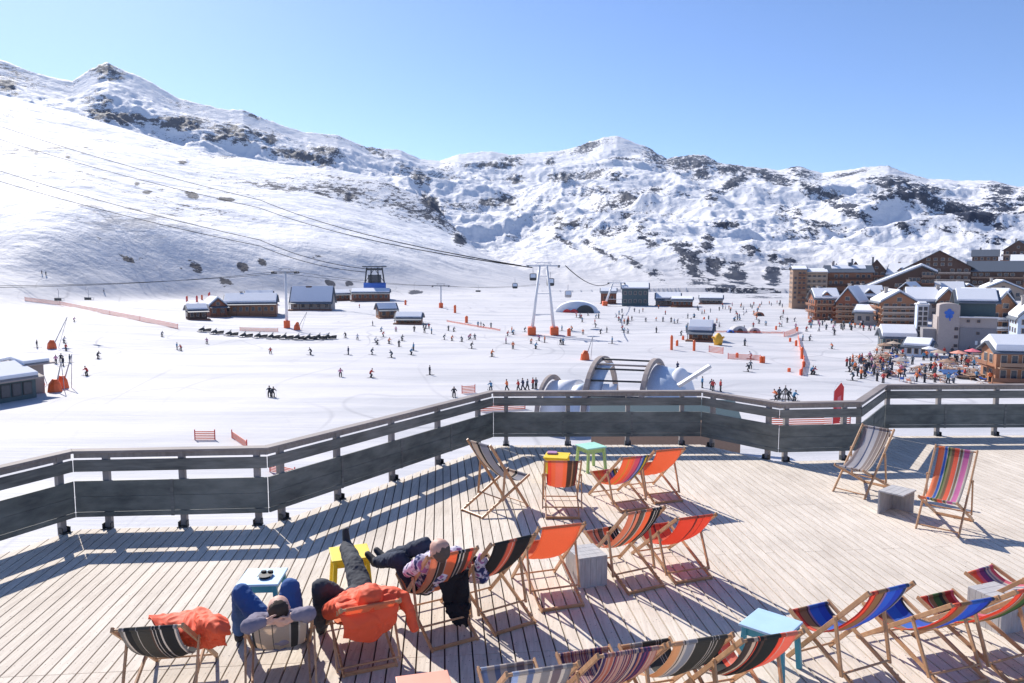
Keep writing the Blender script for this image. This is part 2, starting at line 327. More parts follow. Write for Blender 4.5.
    fx = node(t, 'ShaderNodeMath', operation='MAXIMUM'); lk(t, mu.outputs[0], fx.inputs[0]); lk(t, st2.outputs[0], fx.inputs[1])
    # snow colour with faint skied-out variation
    n5 = node(t, 'ShaderNodeTexNoise', i_Scale=.05, i_Detail=6., i_Roughness=.6); lk(t, O, n5.inputs['Vector'])
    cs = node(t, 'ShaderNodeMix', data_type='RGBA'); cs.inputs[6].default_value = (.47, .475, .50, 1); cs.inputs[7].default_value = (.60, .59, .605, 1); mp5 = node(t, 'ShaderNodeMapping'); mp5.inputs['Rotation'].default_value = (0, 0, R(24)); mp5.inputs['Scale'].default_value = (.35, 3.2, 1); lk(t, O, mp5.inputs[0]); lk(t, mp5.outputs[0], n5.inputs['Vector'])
    m5 = node(t, 'ShaderNodeMapRange'); m5.inputs[1].default_value = .36; m5.inputs[2].default_value = .56; lk(t, n5.outputs['Fac'], m5.inputs[0]); lk(t, m5.outputs[0], cs.inputs[0])
    n6 = node(t, 'ShaderNodeTexNoise', i_Scale=.15, i_Detail=5.); lk(t, O, n6.inputs['Vector'])
    cr = node(t, 'ShaderNodeMix', data_type='RGBA'); cr.inputs[6].default_value = (.006, .012, .034, 1); cr.inputs[7].default_value = (.022, .032, .062, 1); lk(t, n6.outputs['Fac'], cr.inputs[0])
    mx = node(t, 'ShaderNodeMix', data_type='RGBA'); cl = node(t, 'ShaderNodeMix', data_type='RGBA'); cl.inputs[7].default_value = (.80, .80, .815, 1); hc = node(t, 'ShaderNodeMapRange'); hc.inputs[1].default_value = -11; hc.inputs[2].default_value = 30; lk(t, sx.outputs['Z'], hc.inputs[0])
    # ski tracks: thin worn lines meandering over the piste
    pl = []
    for sc_, off_, mul_ in ((.012, 0., 16.), (.02, 40., 12.)):
        q0 = node(t, 'ShaderNodeMapping'); q0.inputs['Location'].default_value = (off_, off_, 0); q0.inputs['Scale'].default_value = (1, .55, .05); lk(t, O, q0.inputs[0]); q1 = node(t, 'ShaderNodeTexNoise', i_Scale=sc_, i_Detail=1.5); lk(t, q0.outputs[0], q1.inputs['Vector'])
        q2 = node(t, 'ShaderNodeMath', operation='MULTIPLY'); q2.inputs[1].default_value = mul_; lk(t, q1.outputs['Fac'], q2.inputs[0]); q3 = node(t, 'ShaderNodeMath', operation='PINGPONG'); q3.inputs[1].default_value = .5; lk(t, q2.outputs[0], q3.inputs[0])
        q4 = node(t, 'ShaderNodeMapRange'); q4.inputs[1].default_value = .0; q4.inputs[2].default_value = .035; q4.inputs[3].default_value = 1.; q4.inputs[4].default_value = 0.; lk(t, q3.outputs[0], q4.inputs[0]); pl.append(q4)
    tm = node(t, 'ShaderNodeMath', operation='MAXIMUM'); lk(t, pl[0].outputs[0], tm.inputs[0]); lk(t, pl[1].outputs[0], tm.inputs[1])
    tn = node(t, 'ShaderNodeTexNoise', i_Scale=.02, i_Detail=3.); lk(t, O, tn.inputs['Vector']); tv = node(t, 'ShaderNodeMapRange'); tv.inputs[1].default_value = .4; tv.inputs[2].default_value = .65; tv.inputs[4].default_value = .6; lk(t, tn.outputs['Fac'], tv.inputs[0])
    tf = node(t, 'ShaderNodeMath', operation='MULTIPLY'); lk(t, tm.outputs[0], tf.inputs[0]); lk(t, tv.outputs[0], tf.inputs[1])
    tk = node(t, 'ShaderNodeMix', data_type='RGBA'); tk.inputs[7].default_value = (.25, .25, .28, 1); lk(t, tf.outputs[0], tk.inputs[0]); lk(t, cs.outputs[2], tk.inputs[6])
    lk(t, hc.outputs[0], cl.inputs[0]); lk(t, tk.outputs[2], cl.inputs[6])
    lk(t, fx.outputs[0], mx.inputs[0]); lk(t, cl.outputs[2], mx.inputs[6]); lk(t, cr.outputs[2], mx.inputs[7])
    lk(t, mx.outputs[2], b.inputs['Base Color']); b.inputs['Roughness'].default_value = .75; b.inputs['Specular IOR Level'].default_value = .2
    # bumps: wind-blown snow on the hills, ski tracks on the piste
    w1 = node(t, 'ShaderNodeTexNoise', i_Scale=.028, i_Detail=9., i_Roughness=.62); lk(t, O, w1.inputs['Vector'])
    b1 = node(t, 'ShaderNodeBump', i_Strength=1., i_Distance=9.); lk(t, w1.outputs['Fac'], b1.inputs['Height'])
    bs = node(t, 'ShaderNodeMapRange'); bs.inputs[1].default_value = -13; bs.inputs[2].default_value = 14; bs.inputs[3].default_value = .075; bs.inputs[4].default_value = .8; lk(t, sx.outputs['Z'], bs.inputs[0]); lk(t, bs.outputs[0], b1.inputs['Strength'])
    mp2 = node(t, 'ShaderNodeMapping'); mp2.inputs['Rotation'].default_value = (0, 0, R(28)); mp2.inputs['Scale'].default_value = (.12, 2.2, 1); lk(t, O, mp2.inputs[0])
    w2 = node(t, 'ShaderNodeTexNoise', i_Scale=.8, i_Detail=5., i_Roughness=.6, i_Distortion=.6); lk(t, mp2.outputs[0], w2.inputs['Vector'])
    b2 = node(t, 'ShaderNodeBump', i_Strength=.6, i_Distance=.30); lk(t, w2.outputs['Fac'], b2.inputs['Height']); b2s = node(t, 'ShaderNodeMapRange'); b2s.inputs[1].default_value = -12; b2s.inputs[2].default_value = 5; b2s.inputs[3].default_value = .4; b2s.inputs[4].default_value = .06; lk(t, sx.outputs['Z'], b2s.inputs[0]); lk(t, b2s.outputs[0], b2.inputs['Strength']); lk(t, b1.outputs[0], b2.inputs['Normal']); lk(t, b2.outputs[0], b.inputs['Normal'])
    o = obj('snow_terrain', me); struct(o)
    return o
make_terrain()
# ---------------------------------------------------------------- light
SE = R(37); saz = math.atan2(.57, .82)       # sun towards (-.57, .82)
w = bpy.data.worlds.new('World'); S.world = w; w.use_nodes = True; t = w.node_tree
sk = t.nodes.new('ShaderNodeTexSky'); sk.sky_type = 'NISHITA'; sk.sun_disc = False; sk.sun_elevation = SE; sk.sun_rotation = -saz
sk.altitude = 2300; sk.air_density = 1.0; sk.dust_density = 2.0; sk.ozone_density = 2.6
tint = t.nodes.new('ShaderNodeMix'); tint.data_type = 'RGBA'; tint.blend_type = 'MULTIPLY'; tint.inputs[0].default_value = 1; tint.inputs[7].default_value = (.84, .925, 1.10, 1)
t.links.new(sk.outputs[0], tint.inputs[6]); t.links.new(tint.outputs[2], t.nodes['Background'].inputs[0]); t.nodes['Background'].inputs[1].default_value = .12
sl = bpy.data.lights.new('sun', 'SUN'); sl.energy = 5.0; sl.angle = R(.5); sl.color = (1, .94, .86)
so = bpy.data.objects.new('sun', sl); COL.objects.link(so)
sd = Vector((-.57, .82, 0)).normalized() * math.cos(SE) + Vector((0, 0, math.sin(SE)))
so.rotation_euler = sd.to_track_quat('Z', 'Y').to_euler(); so.location = sd * 50 + Vector((0, 0, 20))
S.view_settings.view_transform = 'Standard'; S.view_settings.look = 'None'; S.view_settings.exposure = .42; S.view_settings.gamma = 1
# ---------------------------------------------------------------- railing + deck
RZ = 1.13
cpx = [(72, 451), (267, 447.5), (493, 391.5), (702, 391), (780, 403), (862, 401.5), (886, 385)]
path = [at(u, v, RZ) for u, v in cpx]
path = [Vector((p.x, p.y, 0)) for p in path]
d0 = at(0, 467.5, RZ); d0.z = 0; dr = (d0 - path[0]).normalized(); path.insert(0, path[0] + dr * 6.5)
e0 = at(1024, 384.5, RZ); e0.z = 0; dr = (e0 - path[-1]).normalized(); path.append(path[-1] + dr * 8)
def far_y(x0, y0, dx, dy):     # where the line from (x0,y0) along (dx,dy) meets the rail path
    best = None
    for a, b in zip(path[:-1], path[1:]):
        ex, ey = b.x - a.x, b.y - a.y; den = dx * ey - dy * ex
        if abs(den) < 1e-9: continue
        tt = ((a.x - x0) * ey - (a.y - y0) * ex) / den; ss = ((a.x - x0) * dy - (a.y - y0) * dx) / den
        if -1e-6 <= ss <= 1 + 1e-6 and tt > 0 and (best is None or tt < best): best = tt
    return best
vp = ray(441, 266); bd = Vector((vp.x, vp.y, 0)).normalized(); bn = Vector((bd.y, -bd.x, 0))
def deck():
    me_v = []; me_f = []; cols = []; W_ = .134; gap = .016; th = .03
    rnd = random.Random(3)
    def slab(c4, col):
        o = len(me_v); me_v.extend([(p.x, p.y, 0) for p in c4] + [(p.x, p.y, -th) for p in c4])
        for f in ((0, 1, 2, 3), (7, 6, 5, 4), (0, 4, 5, 1), (1, 5, 6, 2), (2, 6, 7, 3), (3, 7, 4, 0)): me_f.append(tuple(o + i for i in f)); cols.append(col)
    for k in range(-90, 125):
        s0 = k * W_ + gap / 2; s1 = (k + 1) * W_ - gap / 2
        st = -6.0
        a0 = bn * s0 + bd * st; a1 = bn * s1 + bd * st
        f0 = far_y(a0.x, a0.y, bd.x, bd.y); f1 = far_y(a1.x, a1.y, bd.x, bd.y)
        if f0 is None or f1 is None: continue
        cuts = [0.]; seam = 12.86
        cuts.append(seam - rnd.choice([4.0, 4.0])); cuts.append(seam)
        if k > 8: cuts.append(seam + rnd.choice([2.2, 4.05]))
        m_ = min(f0, f1); cuts = [c for c in cuts if c < m_ - .3]
        for i, c in enumerate(cuts):
            e0_ = f0 if i == len(cuts) - 1 else cuts[i + 1] - .007; e1_ = f1 if i == len(cuts) - 1 else cuts[i + 1] - .007
            g = rnd.uniform(-1, 1); hcol = (.5 + .14 * g, .5 + .09 * rnd.uniform(-1, 1), rnd.random())
            slab([a0 + bd * c, a1 + bd * c, a1 + bd * e1_, a0 + bd * e0_], hcol)
    mb = MB(); mb.v = me_v; mb.f = me_f; mb.c = cols
    m, t, b = nt('weathered_deck_boards')
    a = node(t, 'ShaderNodeAttribute', attribute_name='col'); sx = node(t, 'ShaderNodeSeparateColor'); lk(t, a.outputs['Color'], sx.inputs[0])
    tc = node(t, 'ShaderNodeTexCoord'); mp = node(t, 'ShaderNodeMapping'); mp.inputs['Rotation'].default_value = (0, 0, -math.atan2(-bd.x, bd.y)); mp.inputs['Scale'].default_value = (14, 1.0, 1)
    lk(t, tc.outputs['Object'], mp.inputs[0])
    ofs = node(t, 'ShaderNodeVectorMath', operation='ADD'); cb = node(t, 'ShaderNodeCombineXYZ'); ml = node(t, 'ShaderNodeMath', operation='MULTIPLY'); ml.inputs[1].default_value = 90.
    lk(t, sx.outputs[2], ml.inputs[0]); lk(t, ml.outputs[0], cb.inputs[1]); lk(t, ml.outputs[0], cb.inputs[2]); lk(t, mp.outputs[0], ofs.inputs[0]); lk(t, cb.outputs[0], ofs.inputs[1])
    g1 = node(t, 'ShaderNodeTexNoise', i_Scale=2.4, i_Detail=7., i_Roughness=.7); lk(t, ofs.outputs[0], g1.inputs['Vector'])
    g2 = node(t, 'ShaderNodeTexNoise', i_Scale=26., i_Detail=2., i_Roughness=.5); lk(t, tc.outputs['Object'], g2.inputs['Vector'])
    g3 = node(t, 'ShaderNodeTexNoise', i_Scale=.7, i_Detail=4.); lk(t, tc.outputs['Object'], g3.inputs['Vector'])
    mx = node(t, 'ShaderNodeMix', data_type='RGBA'); mx.inputs[6].default_value = (.46, .395, .325, 1); mx.inputs[7].default_value = (.78, .70, .60, 1)
    f = node(t, 'ShaderNodeMapRange'); f.inputs[1].default_value = .3; f.inputs[2].default_value = .66; lk(t, g1.outputs['Fac'], f.inputs[0])
    f2 = node(t, 'ShaderNodeMath', operation='MULTIPLY_ADD'); f2.inputs[1].default_value = 1.4; f2.inputs[2].default_value = -.7; lk(t, sx.outputs[0], f2.inputs[0])
    f3 = node(t, 'ShaderNodeMath', operation='ADD', use_clamp=True); lk(t, f.outputs[0], f3.inputs[0]); lk(t, f2.outputs[0], f3.inputs[1])
    f4 = node(t, 'ShaderNodeMath', operation='MULTIPLY_ADD', use_clamp=True); f4.inputs[1].default_value = .6; f4.inputs[2].default_value = -.0; lk(t, g3.outputs['Fac'], f4.inputs[0])
    f5 = node(t, 'ShaderNodeMath', operation='MULTIPLY_ADD', use_clamp=True); f5.inputs[1].default_value = .62; lk(t, f3.outputs[0], f5.inputs[0]); lk(t, f4.outputs[0], f5.inputs[2]); lk(t, f5.outputs[0], mx.inputs[0])
    sp_ = node(t, 'ShaderNodeMapRange'); sp_.inputs[1].default_value = .69; sp_.inputs[2].default_value = .74; sp_.inputs[4].default_value = .75; lk(t, g2.outputs['Fac'], sp_.inputs[0])
    mz = node(t, 'ShaderNodeMix', data_type='RGBA'); mz.inputs[7].default_value = (.16, .13, .12, 1); lk(t, sp_.outputs[0], mz.inputs[0]); lk(t, mx.outputs[2], mz.inputs[6])
    mr2 = node(t, 'ShaderNodeMapping'); mr2.inputs['Rotation'].default_value = (0, 0, -math.atan2(-bd.x, bd.y)); lk(t, tc.outputs['Object'], mr2.inputs[0]); sxx = node(t, 'ShaderNodeSeparateXYZ'); lk(t, mr2.outputs[0], sxx.inputs[0])
    def mth(op, a_, v_=None, v2=None):
        n_ = node(t, 'ShaderNodeMath', operation=op); lk(t, a_, n_.inputs[0])
        if v_ is not None: n_.inputs[1].default_value = v_
        if v2 is not None: n_.inputs[2].default_value = v2
        return n_.outputs[0]
    ax = mth('MULTIPLY', mth('SUBTRACT', mth('PINGPONG', mth('MULTIPLY', sxx.outputs[0], 1 / W_), .5), .26), W_)
    ay = mth('SUBTRACT', mth('PINGPONG', sxx.outputs[1], .3), .15)
    n_ = node(t, 'ShaderNodeMath', operation='ADD'); lk(t, mth('MULTIPLY', ax, 1.), n_.inputs[0]); px2 = mth('POWER', mth('ABSOLUTE', ax), 2.); py2 = mth('POWER', mth('ABSOLUTE', ay), 2.); lk(t, px2, n_.inputs[0]); lk(t, py2, n_.inputs[1])
    scf = node(t, 'ShaderNodeMapRange'); scf.inputs[1].default_value = .0058 ** 2; scf.inputs[2].default_value = .0038 ** 2; lk(t, n_.outputs[0], scf.inputs[0]); scf.inputs[4].default_value = .8
    ms_ = node(t, 'ShaderNodeMix', data_type='RGBA'); ms_.inputs[7].default_value = (.09, .08, .075, 1); lk(t, scf.outputs[0], ms_.inputs[0]); lk(t, mz.outputs[2], ms_.inputs[6])
    st_n = node(t, 'ShaderNodeTexNoise', i_Scale=.55, i_Detail=6., i_Roughness=.65); lk(t, tc.outputs['Object'], st_n.inputs['Vector']); st_r = node(t, 'ShaderNodeMapRange'); st_r.inputs[1].default_value = .50; st_r.inputs[2].default_value = .68; st_r.inputs[4].default_value = .30; lk(t, st_n.outputs['Fac'], st_r.inputs[0])
    ms2 = node(t, 'ShaderNodeMix', data_type='RGBA'); ms2.inputs[7].default_value = (.27, .225, .19, 1); lk(t, st_r.outputs[0], ms2.inputs[0]); lk(t, ms_.outputs[2], ms2.inputs[6])
    lk(t, ms2.outputs[2], b.inputs['Base Color']); b.inputs['Roughness'].default_value = .8; b.inputs['Specular IOR Level'].default_value = .25
    bp = node(t, 'ShaderNodeBump', i_Strength=.35, i_Distance=.01); lk(t, g1.outputs['Fac'], bp.inputs['Height']); lk(t, bp.outputs[0], b.inputs['Normal'])
    o = mb.build('deck', m); struct(o)
    # joists and the building that carries the deck
    j = MB(); poly = [Vector((p.x, p.y, -.035)) for p in path[1:-1]]
    cx = Vector((2, 2, 0)); sh = []
    for p in path: q = p + (cx - p).normalized() * .03; sh.append(Vector((q.x, q.y, -.20)))
    sh = sh + [Vector((sh[-1].x, -6, -.20)), Vector((sh[0].x, -6, -.20))]
    j.prism(sh, (0, 0, .165))
    st = thing('terrace_building', 'timber and concrete building carrying the sun terrace and its railing', 'building', (0, 0, 0))
    j.build('terrace_slab', M['chaletdark'], st)
    wl = MB(); sh2 = []
    for p in sh: q = Vector((p.x, p.y, 0)); q = q + (cx - q).normalized() * .5; sh2.append(Vector((q.x, q.y, -19)))
    wl.prism(sh2, (0, 0, 18.79)); wl.build('wall', M['concrete'], st)
deck()
def railing():
    rt = thing('terrace_railing', 'dark boarded terrace railing with grey handrail zigzagging along the deck edge', 'railing', tuple(path[1]))
    off = -Vector(path[1])
    n = len(path)
    def nrm(i):
        a, b = path[i], path[i + 1]; d = (b - a).normalized(); return Vector((-d.y, d.x, 0))   # outward (away from deck)
    # offset path corners outward by distance q
    def ofs(q):
        out = []
        for i in range(n):
            if i == 0: out.append(path[0] + nrm(0) * q)
            elif i == n - 1: out.append(path[-1] + nrm(n - 2) * q)
            else:
                a, b = nrm(i - 1), nrm(i); m_ = (a + b).normalized(); out.append(path[i] + m_ * (q / max(.4, m_.dot(a))))
        return out
    for i in range(n - 1):
        a, b = path[i], path[i + 1]; d = (b - a).normalized(); L = (b - a).length
        ia, ib = ofs(-.03), ofs(.13)
        mb = MB(); mb.prism([ia[i] + Vector((0, 0, RZ - .035)) + off, ia[i + 1] + Vector((0, 0, RZ - .035)) + off, ib[i + 1] + Vector((0, 0, RZ - .035)) + off, ib[i] + Vector((0, 0, RZ - .035)) + off], (0, 0, .038))
        mb.build('handrail', M['capwood'], rt, bevel=.004)
        mb = MB(); mb.bar(a + nrm(i) * .055 + Vector((0, 0, RZ - .075)) + off, b + nrm(i) * .055 + Vector((0, 0, RZ - .075)) + off, .04, .075); mb.build('sub_rail', M['postwood'], rt)
        g = .011
        pa, pb = ofs(.0)[i], ofs(.0)[i + 1]; pa = pa + d * g; pb = pb - d * g
        mb = MB(); c = (pa + pb) / 2
        mb.bar(pa + Vector((0, 0, .915)) + off, pb + Vector((0, 0, .915)) + off, .028, .165); mb.build('upper_board', M['strip'], rt, bevel=.003)
        # main panel made of three boards with shadow gaps at the joints
        mb = MB()
        for z0, z1 in ((.18, .245), (.252, .47), (.474, .70)):
            mb.bar(pa + Vector((0, 0, (z0 + z1) / 2)) + off, pb + Vector((0, 0, (z0 + z1) / 2)) + off, .026 if z0 > .2 else .034, z1 - z0)
        mb.build('lower_panel', M['panel'], rt, bevel=.002)
        ns = max(1, int(round(L / 1.35)))
        for q in range(1, ns):
            c_ = pa.lerp(pb, q / ns); mb = MB(); mb.box(c_ + Vector((0, 0, .44)) + off - nrm(i) * .0165, (.045, .008, .53), Matrix.Rotation(math.atan2(d.y, d.x), 3, 'Z')); mb.build('cover_strip', M['strip'], rt)
    pp = [(1, 51), (2, 95), (2, 173), (2, 250), (3, 278), (3, 336), (3, 392), (3, 439), (3, 480), (4, 506), (4, 569), (4, 630), (4, 685), (5, 714), (5, 771), (6, 792), (6, 851), (7, 868), (8, 894), (8, 946), (8, 1004.6)]
    for seg, u in pp:
        i = seg - 1; a, b = path[i], path[i + 1]; dd = ray(u, 300)
        # intersect direction with section
        ex, ey = b.x - a.x, b.y - a.y; den = dd.x * ey - dd.y * ex; s_ = (-a.x * -dd.y - a.y * dd.x) ; s_ = (a.y * dd.x - a.x * dd.y) / (ex * dd.y - ey * dd.x)
        p = a + (b - a) * s_ + nrm(i) * .065
        mb = MB(); ang = math.atan2(ey, ex); rot = Matrix.Rotation(ang, 3, 'Z')
        mb.box(p + Vector((0, 0, (RZ - .04 - .3) / 2)) + off, (.085, .085, RZ - .04 + .3), rot); po = mb.build('post', M['postwood'], rt, bevel=.004)
        mb = MB(); mb.box(p - nrm(i) * .07 + Vector((0, 0, .008)) + off, (.14, .10, .012), rot)
        for sx_ in (-.055, .055):
            mb.box(p - nrm(i) * .05 + d_rot(rot, sx_) + Vector((0, 0, .045)) + off, (.012, .09, .08), rot)
        mb.build('bracket', M['darkmetal'], po)
    for k in (-3.6, -1.8, 2.4): pass
def d_rot(rot, x): return rot @ Vector((x, 0, 0))
railing()
# ---------------------------------------------------------------- deck chairs
La, a1, Lb, b1, ptl, PLn, CW = 1.2738, .395, 1.026, .7167, .8254, .4963, .555
def prof(s):
    px_ = (b1 * b1 - a1 * a1 + s * s) / (2 * s); pz = math.sqrt(max(b1 * b1 - px_ * px_, 1e-6))
    A = Vector((s, 0, 0)); P = Vector((px_, 0, pz)); da = (P - A) / a1; db = P / b1
    AT = A + da * La; BF = db * Lb; PT = A + da * ptl; tt = PT.dot(db); d2 = PLn ** 2 - (PT.dot(PT) - tt * tt); tt = max(tt - math.sqrt(max(d2, 0)), .05)
    return AT, A, BF, Vector((0, 0, 0)), PT, db * tt
O_ = (.98, .32, .13); OR2 = (.95, .18, .08); W2 = (.72, .66, .6); BK = (.012, .012, .014); BR_ = (.16, .085, .055); GR = (.38, .36, .37); CR = (.75, .62, .50)
BL = (.035, .12, .62); BLL = (.06, .22, .72); OLV = (.095, .085, .065); TN = (.45, .27, .13); PK = (.80, .20, .28); PU = (.33, .08, .30); GN = (.10, .22, .05); YE = (.75, .55, .08); RD = (.55, .04, .03)
def chair(key, x, y, yaw, s, stripes, label, sag=.27, wob=.0):
    rt = thing('deck_chair', label, 'deck chair', (x, y, 0), yaw, 'striped canvas deck chairs set out on the terrace')
    AT, AF, BF, BR, PT, PF = prof(s); Y = Vector((0, 1, 0)); U = Vector((0, 0, .02)); w = CW / 2
    da = (AT - AF).normalized(); db = (BF - BR).normalized(); nA = Vector((-da.z, 0, da.x)); nB = Vector((-db.z, 0, db.x))
    rnd = random.Random(key)
    mb = MB()
    for sg in (-1, 1):
        q = Y * sg * (w - .01); mb.bar(AF + q + U, AT + q + U, .022, .042, nA, ext=.03)
    mb.tube([AT + U - Y * w, AT + U + Y * w], .0135, 8); mb.tube([AF + U + da * .05 - Y * w, AF + U + da * .05 + Y * w], .011, 8)
    mb.build('back_frame', M['chairwood'], rt, bevel=.004)
    mb = MB(); wb = w - .035
    for sg in (-1, 1):
        q = Y * sg * wb; mb.bar(BR + q + U, BF + q + U, .020, .040, nB, ext=.025)
        for k in range(3): mb.box(BR + db * (.10 + .07 * k) + q + U + nB * .024, (.018, .020, .012), Matrix.Rotation(-math.atan2(db.z, db.x), 3, 'Y'))
    mb.tube([BF + U - Y * wb, BF + U + Y * wb], .0135, 8); mb.bar(BR + U - Y * wb, BR + U + Y * wb, .022, .04, nB)
    mb.build('seat_frame', M['chairwood'], rt, bevel=.004)
    mb = MB(); wp = w + .014; dp = (PT - PF).normalized(); nP = Vector((-dp.z, 0, dp.x))
    for sg in (-1, 1):
        q = Y * sg * wp; mb.bar(PF + q + U + nB * .02, PT + q + U, .018, .036, nP, ext=.02)
        mb.tube([PT + U + Y * sg * (w - .03), PT + U + Y * sg * (w + .03)], .009, 6)
    mb.tube([PF + U + nB * .03 - Y * (wp), PF + U + nB * .03 + Y * (wp)], .011, 8)
    mb.build('prop_frame', M['chairwood'], rt, bevel=.003)
    # sling
    ws = w - .055; cols = []; tot = sum(q[1] for q in stripes)
    edges = [0.]; cc = []
    for c, wd in stripes: edges.append(edges[-1] + wd / tot); cc.append(tuple(x * .88 + .045 for x in c))
    ys = []; yc = []
    for i, c in enumerate(cc):
        a, b = edges[i], edges[i + 1]; nn = max(1, int(math.ceil((b - a) / .1)))
        for k in range(nn): ys.append(a + (b - a) * k / nn); yc.append(c)
    ys.append(1.); NT = 30; vs = []; fs = []; T = AT + U + nA * -.0; B = BF + U
    mb = MB()
    for j in range(NT + 1):
        tt = j / NT; base = T.lerp(B, tt); sg_ = sag * (4 * tt * (1 - tt)) ** .8 * (1 + .25 * math.sin(math.pi * tt) * (tt - .5) * 2)
        for yy in ys:
            e = 1 - .06 * math.sin(math.pi * tt); yv = (yy - .5) * 2 * ws * e
            cr_ = (mn.noise(Vector((tt * 2.2, yy * 9, key * 3.7))) * .010 + mn.noise(Vector((tt * 9, yy * 3, key * 1.7))) * .006) * min(1, 6 * tt * (1 - tt) + .25)
            z = cr_ + base.z - sg_ + .012 * (1 - (2 * yy - 1) ** 2) * -math.sin(math.pi * tt) * 3 + wob * math.sin(3.2 * tt * math.pi + yy * 4 + key) * .02
            xx = base.x + .03 * math.sin(math.pi * tt) * (2 * tt - 1)
            mb.v.append((xx, -yv, z))
    nY = len(ys)
    for j in range(NT):
        for i in range(nY - 1):
            mb.f.append((j * nY + i, j * nY + i + 1, (j + 1) * nY + i + 1, (j + 1) * nY + i)); mb.c.append(yc[i])
    sl_ = mb.build('sling', M['sling'], rt, smooth=True)
    so_ = sl_.modifiers.new('thick', 'SOLIDIFY'); so_.thickness = .003
    # hems wrapped round the two bars
    for pt, nm in ((T, 'top_hem'), (B, 'front_hem')):
        hb = MB()
        for i in range(nY - 1):
            y0 = (ys[i] - .5) * 2 * ws; y1 = (ys[i + 1] - .5) * 2 * ws
            hb.tube([pt + Vector((0, -y0, 0)), pt + Vector((0, -y1, 0))], .0175, 8, col=yc[i], cap=False)
        hb.build(nm, M['sling'], sl_, smooth=True)
    return rt
# stripes run from the sitter's left... listed right-to-left is mirrored by -yv: first entry lies on the sitter's left
GREY_S = [(W2, .06), (BR_, .05), (W2, .03), ((.36, .29, .27), .12), (W2, .02), ((.36, .29, .27), .1), ((.62, .60, .62), .16), ((.08, .12, .25), .05), ((.62, .60, .62), .2), ((.4, .33, .32), .12)]
RAIN_S = [((.75, .7, .62), .1), ((.75, .22, .5), .16), (W2, .04), ((.28, .2, .12), .07), (W2, .03), (OR2, .14), ((.35, .2, .1), .08), ((.5, .45, .2), .06), (GN, .05), (W2, .03), (BLL, .07), (W2, .02), (O_, .18)]
ORA = [(O_, 1.)]
NS = [((.10, .09, .09), .06), (W2, .03), (CR, .28), (BK, .12), (W2, .03), ((.40, .40, .46), .42), (BK, .04)]
C5S = [(OR2, .12), (O_, .14), ((.98, .36, .24), .26), (O_, .14), (BR_, .16), ((.6, .35, .2), .04), (BR_, .1), ((.3, .04, .03), .06)]
C6S = [(O_, .22), (YE, .04), (O_, .12), (OR2, .04), ((.85, .35, .2), .06), (PK, .18), (PU, .05), ((.45, .45, .6), .06), (BL, .04), (GN, .05), (YE, .06), ((.25, .2, .15), .05)]
C8S = [((.88, .42, .26), .18), (W2, .03), (BR_, .04), ((.88, .42, .26), .1), (BR_, .03), ((.25, .22, .17), .12), (W2, .03), (O_, .18), (BK, .1), (W2, .03), (BK, .06), (W2, .02), (BK, .08)]
C9S = [(OR2, .5), (RD, .03), (BR_, .03), (OR2, .16), (RD, .02), (OR2, .26)]
C10S = [(RD, .05), (OR2, .08), (RD, .03), (TN, .2), (BR_, .04), ((.45, .30, .5), .05), (BLL, .24), (BL, .2), ((.04, .08, .2), .08), (W2, .03)]
C11S = [(OR2, .12), (RD, .04), (TN, .22), ((.4, .3, .5), .05), (BLL, .3), (BL, .2), ((.04, .08, .2), .07)]
C12S = [(OR2, .14), (RD, .04), (W2, .02), (TN, .12), (GN, .16), ((.03, .06, .03), .1), (TN, .08), (RD, .16), (PK, .08)]
C13S = [(O_, .15), (OR2, .12), (PK, .12), (PU, .16), ((.1, .12, .3), .06), (W2, .05), ((.3, .3, .45), .06), (W2, .06), (PK, .12)]
C1S = [((.30, .28, .26), .06), (W2, .03), (BK, .10), (OLV, .10), (W2, .012), (OLV, .22), (BR_, .03), (W2, .014), (BK, .04), (W2, .014), (BK, .06), (W2, .03), (BK, .22), (W2, .03), ((.3, .3, .32), .04)]
C2S = [(BK, .04), (CR, .09), (BK, .015), (CR, .22), (BK, .015), ((.62, .52, .44), .3), (W2, .03), (BK, .14), (W2, .03), (CR, .12)]
C4S = [((.85, .40, .24), .16), (BK, .04), (W2, .02), (BR_, .12), (W2, .02), (O_, .22), (BK, .05), (W2, .03), (BK, .05), (W2, .03), (BR_, .1), (OR2, .08)]
C4bS = [(BK, .36), (BR_, .03), ((.65, .18, .10), .12), (W2, .015), ((.65, .18, .10), .05), (BR_, .03), (BK, .38)]
C15S = [((.5, .6, .8), .1), (W2, .14), ((.25, .3, .45), .1), (W2, .12), (GR, .14), (W2, .04), ((.3, .24, .26), .14), (W2, .06), (GR, .1)]
_p = [(.30, .07, .20), (.62, .42, .36), (.06, .05, .18), (.55, .22, .16), (.66, .52, .44), (.16, .05, .16)]
rr_ = random.Random(5); C15bS = [(_p[rr_.randrange(6)], rr_.uniform(.5, 1.6)) for _ in range(46)]
C16S = [((.80, .50, .28), .14), (CR, .03), (BK, .015), (W2, .05), ((.42, .42, .45), .13), (W2, .02), (OLV, .26), (W2, .012), (OLV, .03), (W2, .012), (OLV, .05), (W2, .012), (OLV, .14)]
C17S = [((.14, .1, .08), .12), (CR, .07), (BK, .02), (OR2, .02), (BK, .06), (BR_, .05), ((.03, .035, .028), .26), (OR2, .09), (W2, .015), ((.95, .33, .22), .2)]
